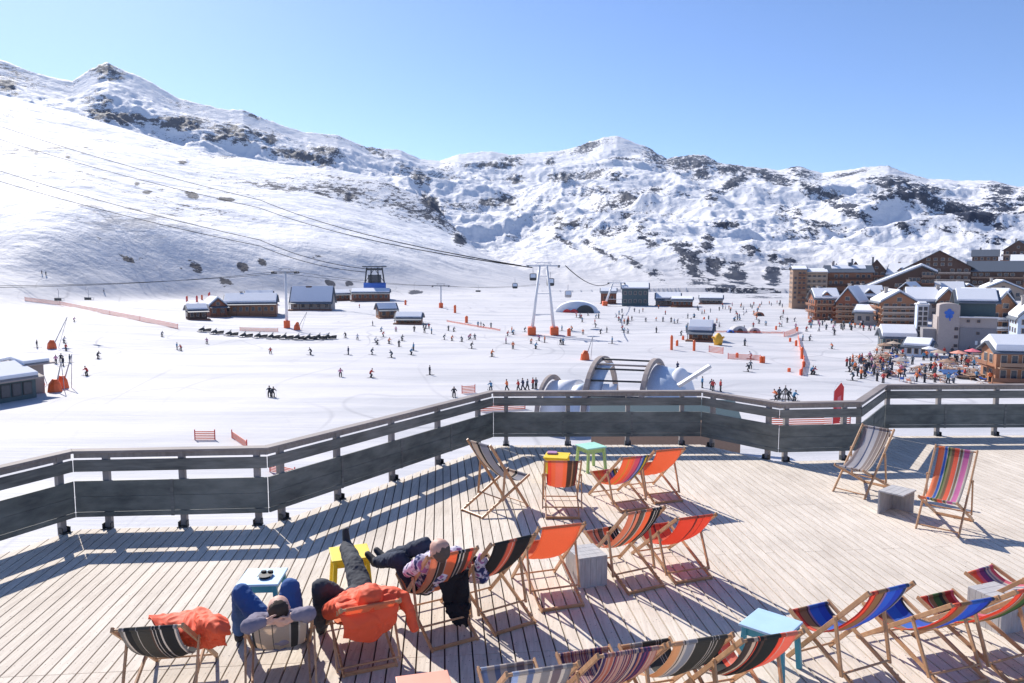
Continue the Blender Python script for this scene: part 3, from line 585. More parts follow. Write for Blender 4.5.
LBL = {
'G': 'deck chair with grey, white and navy stripes, alone by the railing at right', 'S': 'deck chair with rainbow orange, blue and magenta stripes, right of the open grey wooden box',
'O1': 'deck chair with plain bright orange canvas beside the solid grey cube', 'N': 'side-on deck chair with grey and black stripes in the railing corner',
'C5': 'upright deck chair with coral and brown stripes in front of the yellow stool', 'C6': 'deck chair with rainbow pink stripes just left of a plain orange one',
'C7': 'plain orange deck chair farthest back, right of the pink rainbow one', 'C8': 'deck chair with peach, orange and black stripes right of the solid grey cube',
'C9': 'red-orange deck chair with thin dark lines at the right end of the middle row', 'C10': 'high-backed blue, tan and red deck chair right of the light blue table',
'C11': 'low reclined blue, tan and red deck chair beside the one with the green stripe', 'C12': 'deck chair with green, red and tan stripes cut by the right edge of the photo',
'C13': 'purple and orange striped deck chair behind the grey cube at the right edge', 'C1': 'olive and black striped deck chair with an orange jacket lying in it, front left',
'C2': 'beige striped deck chair under the person in blue jeans', 'C3': 'deck chair under the person in the orange jacket', 'C4': 'orange, brown and black striped deck chair under the man in the patterned shirt',
'C4b': 'black deck chair with a rust-red centre stripe and a scarf on the seat', 'C15': 'pale blue and white striped deck chair at the bottom edge', 'C15b': 'deck chair with fine purple and rust stripes at the bottom edge',
'C16': 'olive, grey and cream striped deck chair left of the light blue table', 'C17': 'black, cream and coral striped deck chair before the light blue table', 'CX': 'deck chair with navy and white stripes outside the left of the photo'}
def C(k, key, x, y, deg, s, st, sag=.27): return chair(k, x, y, R(deg), s, st, LBL[key], sag)
ch = {}
ch['G'] = C(1, 'G', 6.197, 12.4, 216.1, .898, GREY_S, .20); ch['S'] = C(2, 'S', 6.537, 10.768, 225.8, .87, RAIN_S, .20)
ch['O1'] = C(3, 'O1', .547, 7.803, 107.6, .942, ORA, .24); ch['N'] = C(4, 'N', -.59, 10.914, 41.7, .866, NS, .22)
ch['C5'] = C(5, 'C5', .745, 10.719, 88.5, .965, C5S, .24); ch['C6'] = C(6, 'C6', 1.869, 11.084, 112., .975, C6S, .27)
ch['C7'] = C(7, 'C7', 2.456, 11.47, 108, .97, ORA, .24); ch['C8'] = C(8, 'C8', 1.536, 8.265, 116., .935, C8S, .27)
ch['C9'] = C(9, 'C9', 2.139, 8.517, 109.3, .99, C9S, .25); ch['C10'] = C(10, 'C10', 3.241, 6.064, 113.4, .915, C10S, .26)
ch['C11'] = C(11, 'C11', 4.017, 6.299, 107.3, .99, C11S, .24); ch['C12'] = C(12, 'C12', 4.652, 6.411, 111.6, .966, C12S, .26)
ch['C13'] = C(13, 'C13', 5.55, 7.05, 118, .95, C13S, .26)
ch['C1'] = C(14, 'C1', -2.93, 5.79, 98.7, .985, C1S, .26); ch['C2'] = C(15, 'C2', -1.964, 6.057, 107, 1.015, C2S, .24)
ch['C3'] = C(16, 'C3', -1.30, 6.55, 113, 1.03, ORA, .20); ch['C4'] = C(17, 'C4', -.559, 7.018, 119, .938, C4S, .27)
ch['C4b'] = C(18, 'C4b', .032, 7.346, 123, .935, C4bS, .25)
ch['C15'] = C(19, 'C15', .22, 5.02, 106, .96, C15S, .26); ch['C15b'] = C(20, 'C15b', .88, 5.24, 106, .955, C15bS, .26)
ch['C16'] = C(21, 'C16', 1.43, 5.371, 105.9, .948, C16S, .26); ch['C17'] = C(22, 'C17', 1.977, 5.389, 106.4, .942, C17S, .26)
# ---------------------------------------------------------------- stools and cubes
def stool(u, v, yaw, top, leg, label, size=.42, h=.45, cat='side table'):
    p = at(u, v, h); rt = thing('side_table', label, cat, (p.x, p.y, 0), R(yaw), 'painted wooden side tables')
    mb = MB(); mb.box((0, 0, h - .012), (size, size, .024)); tp = mb.build('tabletop', M[top], rt, bevel=.006)
    for sx in (-1, 1):
        for sy in (-1, 1):
            mb = MB(); a = size / 2 - .045
            mb.bar((sx * a, sy * a, h - .03), (sx * (a + .03), sy * (a + .03), 0), .045, .045, (sx, 0, 0)); mb.build('leg', M[leg], rt, bevel=.004)
    for i in range(4):
        q = Matrix.Rotation(i * math.pi / 2, 3, 'Z'); mb = MB(); mb.box(q @ Vector((0, size / 2 - .05, h - .067)), (size - .12, .018, .08), q); mb.build('apron', M[leg], rt)
    return p
stool(350, 552, 18, 'yellow', 'yellow', 'yellow painted stool under the resting feet', .44)
stool(557, 455, -12, 'yellow', 'yellow', 'yellow painted stool behind the coral striped chair', .42)
stool(591, 445.3, 28, 'mint', 'lime', 'mint-topped stool with lime green legs by the railing', .42)
pT = stool(262.5, 576, 3, 'lightblue', 'teal', 'light blue table with teal legs at the feet of the person in jeans', .43)
stool(771, 622.5, 48, 'lightblue', 'teal', 'light blue table turned cornerwise at the bottom of the photo', .43)
stool(425, 687, 14, 'salmon', 'salmon', 'salmon pink table cut by the bottom edge', .42)
def crate(u, v, yaw, sx, sy, h, open_side, label):
    p = at(u, v, h); rt = thing('wooden_box', label, 'box', (p.x, p.y, 0), R(yaw), 'grey wooden box tables')
    t_ = .022
    mb = MB()
    for k in range(4): mb.box((0, -sy / 2 + sy * (k + .5) / 4, h - t_ / 2), (sx, sy / 4 - .003, t_))
    mb.build('tabletop', M['greywood'], rt, bevel=.002)
    def side(cx, cy, lx, ly):
        mb = MB(); n = 5
        for k in range(n):
            if lx > ly: mb.box((cx - lx / 2 + lx * (k + .5) / n, cy, (h - t_) / 2), (lx / n - .003, ly, h - t_))
            else: mb.box((cx, cy - ly / 2 + ly * (k + .5) / n, (h - t_) / 2), (lx, ly / n - .003, h - t_))
        mb.build('side_panel', M['greywood'], rt)
    side(0, sy / 2 - t_ / 2, sx, t_)
    if not open_side: side(0, -sy / 2 + t_ / 2, sx, t_); side(-sx / 2 + t_ / 2, 0, t_, sy - 2 * t_ - .004)
    side(sx / 2 - t_ / 2, 0, t_, sy - 2 * t_ - .004)
    return rt
crate(897.5, 490, 40, .46, .36, .36, True, 'grey plank box with one open side between the two chairs at right')
crate(586.3, 550.8, 19, .36, .40, .36, False, 'closed grey plank cube beside the plain orange chair')
crate(998, 591, 20, .38, .38, .36, False, 'grey plank cube behind the green striped chair at the right edge')
# ---------------------------------------------------------------- soft bodies: capsules merged by voxel remesh
def blob_mesh(name, segs, voxel, mat, amp=0., fr=8., seed=0, smooth=3):
    bm = bmesh.new()
    def sph(c, r):
        bmesh.ops.create_uvsphere(bm, u_segments=14, v_segments=9, radius=r, matrix=Matrix.Translation(c))
    for s_ in segs:
        p0, r0, p1, r1 = Vector(s_[0]), s_[1], Vector(s_[2]), s_[3]; sph(p0, r0); sph(p1, r1)
        d = p1 - p0
        if d.length > 1e-4:
            m_ = Matrix.Translation((p0 + p1) / 2) @ d.to_track_quat('Z', 'Y').to_matrix().to_4x4()
            bmesh.ops.create_cone(bm, cap_ends=True, segments=14, radius1=r0, radius2=r1, depth=d.length, matrix=m_)
    me = bpy.data.meshes.new(name); bm.to_mesh(me); bm.free()
    o = bpy.data.objects.new('tmp', me); COL.objects.link(o); r_ = o.modifiers.new('r', 'REMESH'); r_.mode = 'VOXEL'; r_.voxel_size = voxel
    dg = bpy.context.evaluated_depsgraph_get(); m2 = bpy.data.meshes.new_from_object(o.evaluated_get(dg)); bpy.data.objects.remove(o)
    bm = bmesh.new(); bm.from_mesh(m2)
    for _ in range(smooth): bmesh.ops.smooth_vert(bm, verts=bm.verts, factor=.5, use_axis_x=True, use_axis_y=True, use_axis_z=True)
    if amp:
        bm.normal_update()
        for v in bm.verts:
            q = v.co * fr + Vector((seed * 7.1, seed * 3.3, seed)); n_ = mn.noise(q) + .5 * (1 - 2 * abs(mn.noise(q * 1.9))) - .25 + .4 * mn.noise(q * 4.1)
            v.co += v.normal * n_ * amp
    bm.to_mesh(m2); bm.free(); m2.name = name; m2.materials.clear(); m2.materials.append(mat)
    m2.polygons.foreach_set('use_smooth', [True] * len(m2.polygons))
    return m2
def body(name, segs, mat, parent=None, voxel=.011, amp=0., fr=8., seed=0, smooth=3):
    return obj(name, blob_mesh(name, segs, voxel, mat, amp, fr, seed, smooth), parent)
def V(*a): return Vector(a)
def sheet(name, ctrl, mat, parent=None, off=None, amp=.03, fr=5., seed=0, n=64, thick=.008, rag=.25):
    off = off or Vector((0, 0, 0)); B = lambda t_: ((1 - t_) ** 2, 2 * t_ * (1 - t_), t_ * t_); mb = MB(); P = []
    def pt(a, b_):
        ba, bb = B(a), B(b_); q = Vector((0, 0, 0))
        for i in range(3):
            for j in range(3): q += Vector(ctrl[i][j]) * ba[i] * bb[j]
        return q
    sz = (Vector(ctrl[0][0]) - Vector(ctrl[0][2])).length
    for i in range(n + 1):
        for j in range(n + 1):
            a, b_ = i / n, j / n; q0 = Vector((a * 3, b_ * 3, seed * 5.3))
            a2 = a + rag * .2 * mn.noise(q0 * 1.3); b2 = b_ + rag * .2 * mn.noise(q0 * 1.3 + Vector((9, 9, 9)))
            q = pt(a2, b2); nn = (pt(a2 + .01, b2) - q).cross(pt(a2, b2 + .01) - q); nn.normalize()
            if nn.z < 0: nn = -nn
            k = q * fr + Vector((seed, seed * 2, seed * 3)); wv = Vector((mn.noise(k * .7), mn.noise(k * .7 + Vector((5, 1, 2))), mn.noise(k * .7 + Vector((1, 7, 3))))) * .9
            h = 1 - 2.2 * abs(mn.noise(k + wv)); h2 = 1 - 2.2 * abs(mn.noise(k * 2.3 + wv * 2)); q = q + nn * amp * (h + .45 * h2)
            mb.v.append(tuple(q - off))
    for i in range(n):
        for j in range(n): mb.f.append((i * (n + 1) + j, i * (n + 1) + j + 1, (i + 1) * (n + 1) + j + 1, (i + 1) * (n + 1) + j)); mb.c.append(None)
    o = mb.build(name, M[mat] if isinstance(mat, str) else mat, parent, smooth=True); m_ = o.modifiers.new('s', 'SOLIDIFY'); m_.thickness = thick
    return o
def chain(pts, rs): return [(pts[i], rs[i], pts[i + 1], rs[i + 1]) for i in range(len(pts) - 1)]
def hand(wr, fdir, pdir, side, k=1.):   # wrist, finger direction, palm normal, side=+1/-1 for the thumb side
    f = fdir.normalized(); p = pdir.normalized(); s_ = f.cross(p).normalized() * side; out = []
    out += [(wr, .026 * k, wr + f * .04 * k, .030 * k)]
    for i, (o, L) in enumerate(((.030, .070), (.010, .080), (-.011, .075), (-.031, .058))):
        b0 = wr + f * .045 * k + s_ * o * k * .7; b1 = wr + f * .088 * k + s_ * o * k; m_ = b1 + (f * .85 + p * .35).normalized() * L * .5 * k; e = m_ + (f * .5 + p * .8).normalized() * L * .5 * k
        out += chain([b0, b1, m_, e], [.013 * k, .0095 * k, .0088 * k, .0075 * k])
    t0 = wr + f * .015 * k + s_ * .022 * k; t1 = t0 + (f * .6 + s_ * .9).normalized() * .042 * k; t2 = t1 + (f + s_ * .3 + p * .3).normalized() * .034 * k
    out += chain([t0, t1, t2], [.014 * k, .011 * k, .0085 * k]); return out
def head(c, up, face, k=1.):   # c = centre, up = towards crown, face = where the face looks
    up = up.normalized(); face = (face - up * face.dot(up)).normalized(); sd_ = up.cross(face)
    sg = [(c + up * .025 * k - face * .012 * k, .092 * k, c + up * .02 * k + face * .008 * k, .088 * k), (c + up * .02 * k, .080 * k, c - up * .065 * k + face * .035 * k, .050 * k), (c - up * .075 * k + face * .05 * k, .032 * k, c - up * .088 * k + face * .062 * k, .022 * k)]
    sg += [(c + up * .012 * k + face * .088 * k, .009 * k, c - up * .026 * k + face * .108 * k, .014 * k)]
    sg += [(c - up * .055 * k + face * .078 * k + sd_ * .018 * k, .009 * k, c - up * .055 * k + face * .078 * k - sd_ * .018 * k, .009 * k)]
    for q in (-1, 1): sg += [(c + sd_ * q * .086 * k + up * .012 * k - face * .01 * k, .013 * k, c + sd_ * q * .083 * k - up * .028 * k, .011 * k), (c + up * .032 * k + face * .082 * k + sd_ * q * .018 * k, .009 * k, c + up * .03 * k + face * .072 * k + sd_ * q * .045 * k, .009 * k)]
    return sg
def eyes(c, up, face, parent, k=1.):
    up = up.normalized(); face = (face - up * face.dot(up)).normalized(); sd_ = up.cross(face)
    for q in (-1, 1): body('eye', [(c + face * .083 * k + sd_ * q * .031 * k + up * .006 * k, .011, c + face * .083 * k + sd_ * q * .034 * k + up * .006 * k, .011)], M['black'], parent, .004)
def local_frame(cx, cy, yawdeg):
    a = R(yawdeg); f = Vector((math.cos(a), math.sin(a), 0)); l = Vector((-math.sin(a), math.cos(a), 0)); o = Vector((cx, cy, 0))
    return lambda x, y, z: o + f * x + l * y + Vector((0, 0, z))
def person(label, loc):
    return thing('person', label, 'person', loc)
def rel(segs, o): return [(Vector(a) - o, ra, Vector(b) - o, rb) for a, ra, b, rb in segs]
# person in jeans, hands behind the head -------------------------------------
def person_jeans():
    L = local_frame(-1.964, 6.057, 107); base = L(.7, 0, 0); T = person('person in grey sweater and blue jeans lying back with hands behind head', base)
    hipL, hipR = L(.62, .09, .34), L(.62, -.09, .34); kL = at(241, 593, .66); kR = at(290, 587, .70)
    fL = at(239, 632, .10); fR = at(300, 610, .10); fR = V(kR.x + .02, kR.y + .28, .10)
    pel = L(.60, 0, .34); ch_ = L(.26, 0, .56); neck = L(.10, 0, .72); hd = L(.00, 0, .84); face = V(0, 0, 1) * .8 + (L(1, 0, 0) - L(0, 0, 0)) * .6
    upv = (hd - neck)
    shL, shR = L(.17, .19, .66), L(.17, -.19, .66); eL = at(247.5, 627, .80); eR = at(309, 613.5, .84)
    wL = L(-.13, .10, .80); wR = L(-.13, -.10, .82)
    sk_ = [(pel, .12, ch_, .13), (ch_, .12, neck, .055), (neck, .052, hd, .05)] + head(hd, upv, face, 1.0)
    for a, b, c in ((hipL, kL, fL), (hipR, kR, fR)): sk_ += chain([a, b, c], [.08, .055, .04])
    for a, b, c, q in ((shL, eL, wL, 1), (shR, eR, wR, -1)): sk_ += chain([a, b, c], [.05, .038, .028]); sk_ += [(ch_, .08, a, .06)]
    inw = (wR - wL).normalized()
    sk_ += hand(wL, inw + V(0, 0, -.25), L(.4, 0, 0) - L(0, 0, 0) + V(0, 0, .2), 1) + hand(wR + V(0, 0, -.03), -inw + V(0, 0, -.25), L(.4, 0, 0) - L(0, 0, 0) + V(0, 0, .2), -1)
    body('body', rel(sk_, base), M['skinp'], T, .0065)
    tr = [(pel + V(0, 0, -.01), .150, (hipL + hipR) / 2 + V(0, 0, .02), .15)]
    for a, b, c in ((hipL, kL, fL), (hipR, kR, fR)): tr += chain([a, b, b.lerp(c, .15), b.lerp(c, .92)], [.118, .088, .082, .066])
    body('trousers', rel(tr, base), M['denim'], T, .011, .010, 10, 2)
    sw = [(pel.lerp(ch_, .2), .150, ch_, .165), (ch_, .160, (shL + shR) / 2, .12), (neck, .07, neck.lerp(hd, .2), .065)]
    for a, b, c in ((shL, eL, wL), (shR, eR, wR)): sw += [(ch_, .12, a, .085)] + chain([a, b, b.lerp(c, .75)], [.078, .060, .048])
    body('sweater', rel(sw, base), M['greyknit'], T, .011, .008, 11, 3)
    face_n = (face - upv.normalized() * face.dot(upv.normalized())).normalized(); un = upv.normalized()
    body('hair', rel([(hd + un * .035 - face_n * .028, .088, hd + un * .03 - face_n * .02, .090), (hd - face_n * .045, .068, hd - un * .03 - face_n * .045, .055)], base), M['hairbrown'], T, .008, .003, 25, 1)
    eT = rel([(hd, 1, hd, 1)], base)[0][0]; eyes(eT, upv, face, T)
    for a, d_ in ((fL, V(-.25, 1, 0)), (fR, V(.1, 1, 0))):
        d_ = d_.normalized(); body('shoe', rel([(a + V(0, 0, -.02), .05, a + d_ * -.02 + V(0, 0, -.05), .045), (a + V(0, 0, -.05), .045, a + d_ * .16 + V(0, 0, -.065), .036)], base), M['shoe'], T, .01)
person_jeans()
# person in the orange jacket -----------------------------------------------------
def person_orange():
    L = local_frame(-1.30, 6.55, 113); base = L(.7, 0, 0); T = person('person in an orange jacket and black ski trousers with one foot on the yellow stool', base)
    pel = L(.66, 0, .36); hipL, hipR = L(.68, .09, .36), L(.68, -.09, .38); ch_ = L(.30, 0, .50); neck = L(.18, 0, .57); hd = L(.10, -.02, .66)
    kL = at(322, 588, .62); fL = V(kL.x - .10, kL.y + .30, .09)
    an = at(346, 547, .57); kR = (hipR + an) / 2 + V(0, 0, .08)
    face = V(0, 0, 1) + (L(1, 0, 0) - L(0, 0, 0)) * .3; upv = hd - neck
    shL, shR = L(.17, .20, .58), L(.17, -.20, .60); eL = L(.36, .30, .48); eR = L(.34, -.30, .52); wL = L(.56, .09, .52); wR = L(.58, -.07, .54)
    sk_ = [(pel, .12, ch_, .13), (ch_, .12, neck, .055), (neck, .05, hd, .05)] + head(hd, upv, face)
    sk_ += chain([hipL, kL, fL], [.08, .055, .04]) + chain([hipR, kR, an], [.08, .055, .04])
    for a, b, c in ((shL, eL, wL), (shR, eR, wR)): sk_ += chain([a, b, c], [.05, .04, .028]) + [(ch_, .08, a, .06)]
    fw = (L(1, 0, 0) - L(0, 0, 0))
    sk_ += hand(wL, (wR - wL) + fw * .05, V(0, 0, -1), 1) + hand(wR, (wL - wR) + fw * .05, V(0, 0, -1), -1)
    body('body', rel(sk_, base), M['skinp'], T, .0065)
    tr = [(pel, .15, L(.70, 0, .38), .15)] + chain([hipL, kL, kL.lerp(fL, .9)], [.125, .095, .08]) + chain([hipR, kR, kR.lerp(an, .93)], [.13, .10, .082])
    body('trousers', rel(tr, base), M['charcoal'], T, .010, .011, 9, 5)
    jk = [(pel.lerp(ch_, .15), .16, ch_, .185), (ch_, .18, (shL + shR) / 2, .14)]
    for a, b, c in ((shL, eL, wL), (shR, eR, wR)): jk += [(ch_, .13, a, .10)] + chain([a, b, b.lerp(c, .85)], [.10, .082, .062])
    # hood over the head, back of the jacket spread over the top bar
    jk += [(hd, .125, hd + (L(-.03, 0, 0) - L(0, 0, 0)), .12), (neck, .13, hd, .12)]
    sheet('jacket_tail', [[L(.30, .26, .60), L(.30, 0, .64), L(.30, -.27, .64)], [L(-.12, .30, .74), L(-.12, 0, .70), L(-.12, -.30, .76)], [L(-.02, .24, .36), L(-.04, 0, .22), L(0, -.24, .40)]], 'orangejacket', T, base, .014, 6., 4, 70, .008, .3)
    jk += chain([L(.14, -.24, .62), L(.10, -.34, .60), L(.06, -.40, .45), L(.02, -.42, .34)], [.08, .07, .055, .045])
    body('jacket', rel(jk, base), M['orangejacket'], T, .010, .016, 6, 8, 2)
    d1 = V(0, 0, 1) * .9 + V(-.1, .45, 0); d1.normalize()
    body('boot', rel([(an, .062, an + V(0, .05, .02), .055), (an + V(0, .05, -.01), .05, an + V(-.02, .08, .16), .038)], base), M['shoe'], T, .01)
    body('boot', rel([(fL, .06, fL + V(0, 0, -.04), .05), (fL + V(0, 0, -.045), .045, fL + V(-.06, .17, -.05), .038)], base), M['shoe'], T, .01)
    eyes(rel([(hd, 1, hd, 1)], base)[0][0], upv, face, T)
person_orange()
# man in the patterned shirt -----------------------------------------------------
def person_shirt():
    L = local_frame(-.559, 7.018, 119); base = L(.7, 0, 0); T = person('grey-haired person in a patterned shirt and navy trousers, knees up', base)
    pel = L(.64, .04, .42); hipL, hipR = L(.66, .13, .42), L(.66, -.05, .44); ch_ = L(.34, .05, .70); neck = L(.18, .10, .88); hd = at(439, 550, 1.01)
    kR = at(424, 546, .83); kL = at(399, 559, .70); aR = at(386, 558, .56); aL = at(377, 562, .52)
    face = V(-.45, .35, .75); upv = V(.25, -.2, .9) + (hd - neck) * .5
    shL, shR = L(.24, .25, .80), L(.24, -.13, .82); eL = L(.44, .30, .66); eR = L(.46, -.14, .68); wL = L(.62, .14, .64); wR = L(.62, .0, .66)
    sk_ = [(pel, .12, ch_, .13), (ch_, .12, neck, .055), (neck, .052, hd, .05)] + head(hd, upv, face, 1.02)
    sk_ += chain([hipL, kL, aL], [.08, .055, .038]) + chain([hipR, kR, aR], [.08, .055, .038])
    for a, b, c in ((shL, eL, wL), (shR, eR, wR)): sk_ += chain([a, b, c], [.05, .038, .028]) + [(ch_, .08, a, .06)]
    sk_ += hand(wL, (kL - wL), V(.2, 0, -1), -1) + hand(wR, (kR - wR), V(.2, 0, -1), 1)
    body('body', rel(sk_, base), M['skinp'], T, .0065)
    tr = [(pel, .14, L(.68, .04, .44), .14)] + chain([hipL, kL, kL.lerp(aL, .93)], [.115, .088, .065]) + chain([hipR, kR, kR.lerp(aR, .93)], [.118, .09, .066])
    body('trousers', rel(tr, base), M['navy'], T, .011, .012, 12, 3)
    sh = [(pel.lerp(ch_, .15), .145, ch_, .165), (ch_, .16, (shL + shR) / 2, .12)]
    for a, b, c in ((shL, eL, wL), (shR, eR, wR)): sh += [(ch_, .12, a, .085)] + chain([a, b, b.lerp(c, .5)], [.08, .062, .052])
    body('shirt', rel(sh, base), M['shirt'], T, .011, .009, 12, 4)
    un = upv.normalized(); fn = (face - un * face.dot(un)).normalized()
    body('hair', rel([(hd + un * .022 - fn * .022, .091, hd + un * .01 - fn * .024, .092), (hd - fn * .05, .074, hd - un * .04 - fn * .045, .062)], base), M['hairgrey'], T, .009, .004, 30, 1)
    eyes(rel([(hd, 1, hd, 1)], base)[0][0], upv, face, T, 1.02)
    for a in (aL, aR):
        body('shoe', rel([(a, .052, a + V(-.03, .03, -.02), .048), (a + V(-.03, .03, -.01), .046, a + V(-.12, .10, .05), .036)], base), M['shoe'], T, .01)
person_shirt()
# clothes lying about
Lc = local_frame(-2.93, 5.79, 98.7)
o_ = Lc(.45, -.12, 0)
o1 = sheet('jacket', [[at(150, 617, .56), at(178, 616, .50), at(207, 609, .60)], [at(152, 629, .66), at(182, 634, .52), at(222, 624, .74)], [at(176, 642, .34), at(196, 658, .26), at(228, 648, .46)]], 'orangejacket', None, None, .026, 5.5, 11, 90, .010, .5)
tag(o1, 'crumpled orange jacket thrown over the olive and black striped chair', 'jacket')
sheet('hood', [[at(196, 619, .60), at(210, 607, .70), at(226, 620, .60)], [at(198, 628, .64), at(214, 616, .92), at(232, 632, .62)], [at(206, 642, .46), at(218, 640, .62), at(226, 646, .44)]], 'orangejacket', o1, None, .020, 7., 3, 60, .010, .4)
sc = [(Lc(.36, .24, .52), .055, Lc(.40, .02, .55), .05), (Lc(.46, .14, .50), .06, Lc(.42, -.06, .54), .05)]
tag(body('scarf', sc, M['charcoal'], None, .010, .016, 16, 5), 'dark grey scarf beside the orange jacket on the left chair', 'scarf')
Lb_ = local_frame(.032, 7.346, 123)
sc = [(Lb_(.38, .20, .52), .07, Lb_(.30, .22, .66), .06), (Lb_(.40, .15, .47), .08, Lb_(.52, .20, .42), .06), (Lb_(.30, .24, .66), .05, Lb_(.24, .25, .74), .04)]
tag(body('scarf', sc, M['shirt'], None, .010, .015, 14, 6), 'patterned white scarf bundled in the black deck chair', 'scarf')
Ld = local_frame(-.559, 7.018, 119)
tag(sheet('coat', [[Ld(.30, .02, .58), Ld(.26, -.14, .62), Ld(.20, -.25, .66)], [Ld(.42, -.02, .30), Ld(.34, -.16, .32), Ld(.24, -.27, .34)], [Ld(.28, -.12, .06), Ld(.26, -.18, .03), Ld(.22, -.26, .05)]], 'blackcloth', None, None, .022, 5., 9, 60, .03, .5), 'black coat hanging under the orange and brown striped chair', 'coat')
# small things on the tables
p = at(265, 577.5, .45); mb = MB(); mb.tube([(p.x, p.y, .452), (p.x, p.y, .475)], [.055, .07], 14)
tr_ = thing('ashtray', 'round black ashtray with sunglasses on the light blue table', 'ashtray', (p.x, p.y, .45)); 
mb = MB(); mb.tube([(0, 0, .001), (0, 0, .028)], [.055, .068], 16); mb.build('bowl', M['black'], tr_)
mb = MB()
for q in (-.035, .035): mb.tube([(q, .07, .012), (q, .074, .045)], [.028, .028], 12)
mb.bar((-.012, .072, .035), (.012, .072, .035), .006, .006); mb.bar((-.065, .075, .03), (-.07, -.03, .02), .006, .006); mb.bar((.065, .075, .03), (.07, -.03, .02), .006, .006)
mb.build('sunglasses', M['black'], tr_)
p = at(552, 453.5, .45); mb = MB(); mb.prism([(p.x - .09, p.y - .07, .452), (p.x + .08, p.y - .09, .452), (p.x + .10, p.y + .06, .452), (p.x - .07, p.y + .08, .452)], (0, 0, .03))
tag(mb.build('napkin_stack', M['purplecloth'], None, bevel=.008), 'folded lilac cloth on the far yellow stool', 'cloth')
# ================================================================ the resort beyond the railing
def mk(u, v): return hit(u, v)
class Bld:
    def __init__(s, name, label, cat, u, v, yaw=0, d=None, group=None):
        p = hit(u, v) if d is None else atd(u, v, d)
        s.p = p; s.k = p.y / FPX; face = math.degrees(math.atan2(-p.x, p.y)); s.rt = thing(name, label, cat, p, R(yaw + face), group)
    def wall(s, x0, x1, y0, y1, z0, z1, mat, rise=0, ridge='x', below=5., name='wall'):
        mb = MB(); zb = z0 - below
        if rise and ridge == 'y':
            mb.prism([(x0, y0, zb), (x1, y0, zb), (x1, y0, z1), ((x0 + x1) / 2, y0, z1 + rise), (x0, y0, z1)], (0, y1 - y0, 0))
        elif rise:
            mb.prism([(x0, y0, zb), (x0, y1, zb), (x0, y1, z1), (x0, (y0 + y1) / 2, z1 + rise), (x0, y0, z1)], (x1 - x0, 0, 0))
        else: mb.box(((x0 + x1) / 2, (y0 + y1) / 2, (zb + z1) / 2), (x1 - x0, y1 - y0, z1 - zb))
        return mb.build(name, M[mat], s.rt)
    def roof(s, x0, x1, y0, y1, z1, rise, ridge='x', mat='roofslate', snow=.35, oh=.7, cover=1.):
        th = .22; x0 -= oh; x1 += oh; y0 -= oh; y1 += oh
        def slab(zo, t_, sh, m, nm, par):
            mb = MB(); a0, a1, b0, b1 = x0 + sh, x1 - sh, y0 + sh, y1 - sh
            if ridge == 'y':
                xm = (a0 + a1) / 2; k = rise / max(.1, (x1 - x0) / 2 - oh); e = rise - k * (xm - a0); tp = rise
                mb.prism([(a0, b0, z1 + e + zo), (xm, b0, z1 + tp + zo), (a1, b0, z1 + e + zo), (a1, b0, z1 + e + zo + t_), (xm, b0, z1 + tp + zo + t_ * 1.15), (a0, b0, z1 + e + zo + t_)], (0, b1 - b0, 0))
            else:
                ym = (b0 + b1) / 2; k = rise / max(.1, (y1 - y0) / 2 - oh); e = rise - k * (ym - b0); tp = rise
                mb.prism([(a0, b0, z1 + e + zo), (a0, ym, z1 + tp + zo), (a0, b1, z1 + e + zo), (a0, b1, z1 + e + zo + t_), (a0, ym, z1 + tp + zo + t_ * 1.15), (a0, b0, z1 + e + zo + t_)], (a1 - a0, 0, 0))
            return mb.build(nm, M[m], par, bevel=min(.12, t_ * .35) if nm == 'snow_cover' else 0)
        r = slab(.02, th, 0, mat, 'roof', s.rt)
        if snow: slab(.02 + th + .01, snow, .5 if cover >= 1 else (x1 - x0) * (1 - cover) / 2, 'snowroof', 'snow_cover', r)
        return r
    def windows(s, x0, x1, y, z0, z1, nx, ny, w=1.1, h=1.2, axis='x', mat='railpale', skip=0):
        mf = MB(); mg = MB()
        if axis == 'x':
            mf.box((0, 0, 0), (w + .22, .10, h + .22)); mg.box((0, -.06, 0), (w, .05, h))
        else:
            mf.box((0, 0, 0), (.10, w + .22, h + .22)); mg.box((-.06, 0, 0), (.05, w, h))
        f = mf.mesh('window', M[mat]); g = mg.mesh('pane', M['windowglass'])
        for i in range(nx):
            for j in range(ny):
                if skip and (i * 7 + j * 5) % skip == 0: continue
                a = x0 + (x1 - x0) * (i + .5) / nx; z = z0 + (z1 - z0) * (j + .5) / ny
                o = obj('window', f, s.rt); o.location = (a, y - .03, z) if axis == 'x' else (y - .03, a, z)
                obj('pane', g, o)
    def balcony(s, x0, x1, y, z, mat='railpale', dep=1.1, h=.95, axis='x'):
        mb = MB()
        if axis == 'x':
            mb.box(((x0 + x1) / 2, y - dep / 2, z), (x1 - x0, dep, .16)); mb.box(((x0 + x1) / 2, y - dep, z + h * .62), (x1 - x0, .07, h * .62))
            n = max(2, int((x1 - x0) / 3.2))
            for i in range(n + 1): mb.box((x0 + .06 + (x1 - x0 - .12) * i / n, y - dep + .06, z + h / 2), (.12, .12, h))
        else:
            mb.box((y - dep / 2, (x0 + x1) / 2, z), (dep, x1 - x0, .16)); mb.box((y - dep, (x0 + x1) / 2, z + h * .62), (.07, x1 - x0, h * .62))
        mb.build('balcony', M[mat], s.rt)
    def chimney(s, x, y, z0, z1, w=.9, mat='stone'):
        mb = MB(); mb.box((x, y, (z0 + z1) / 2), (w, w, z1 - z0)); mb.box((x, y, z1 + .1), (w + .3, w + .3, .2)); mb.build('chimney', M[mat], s.rt)
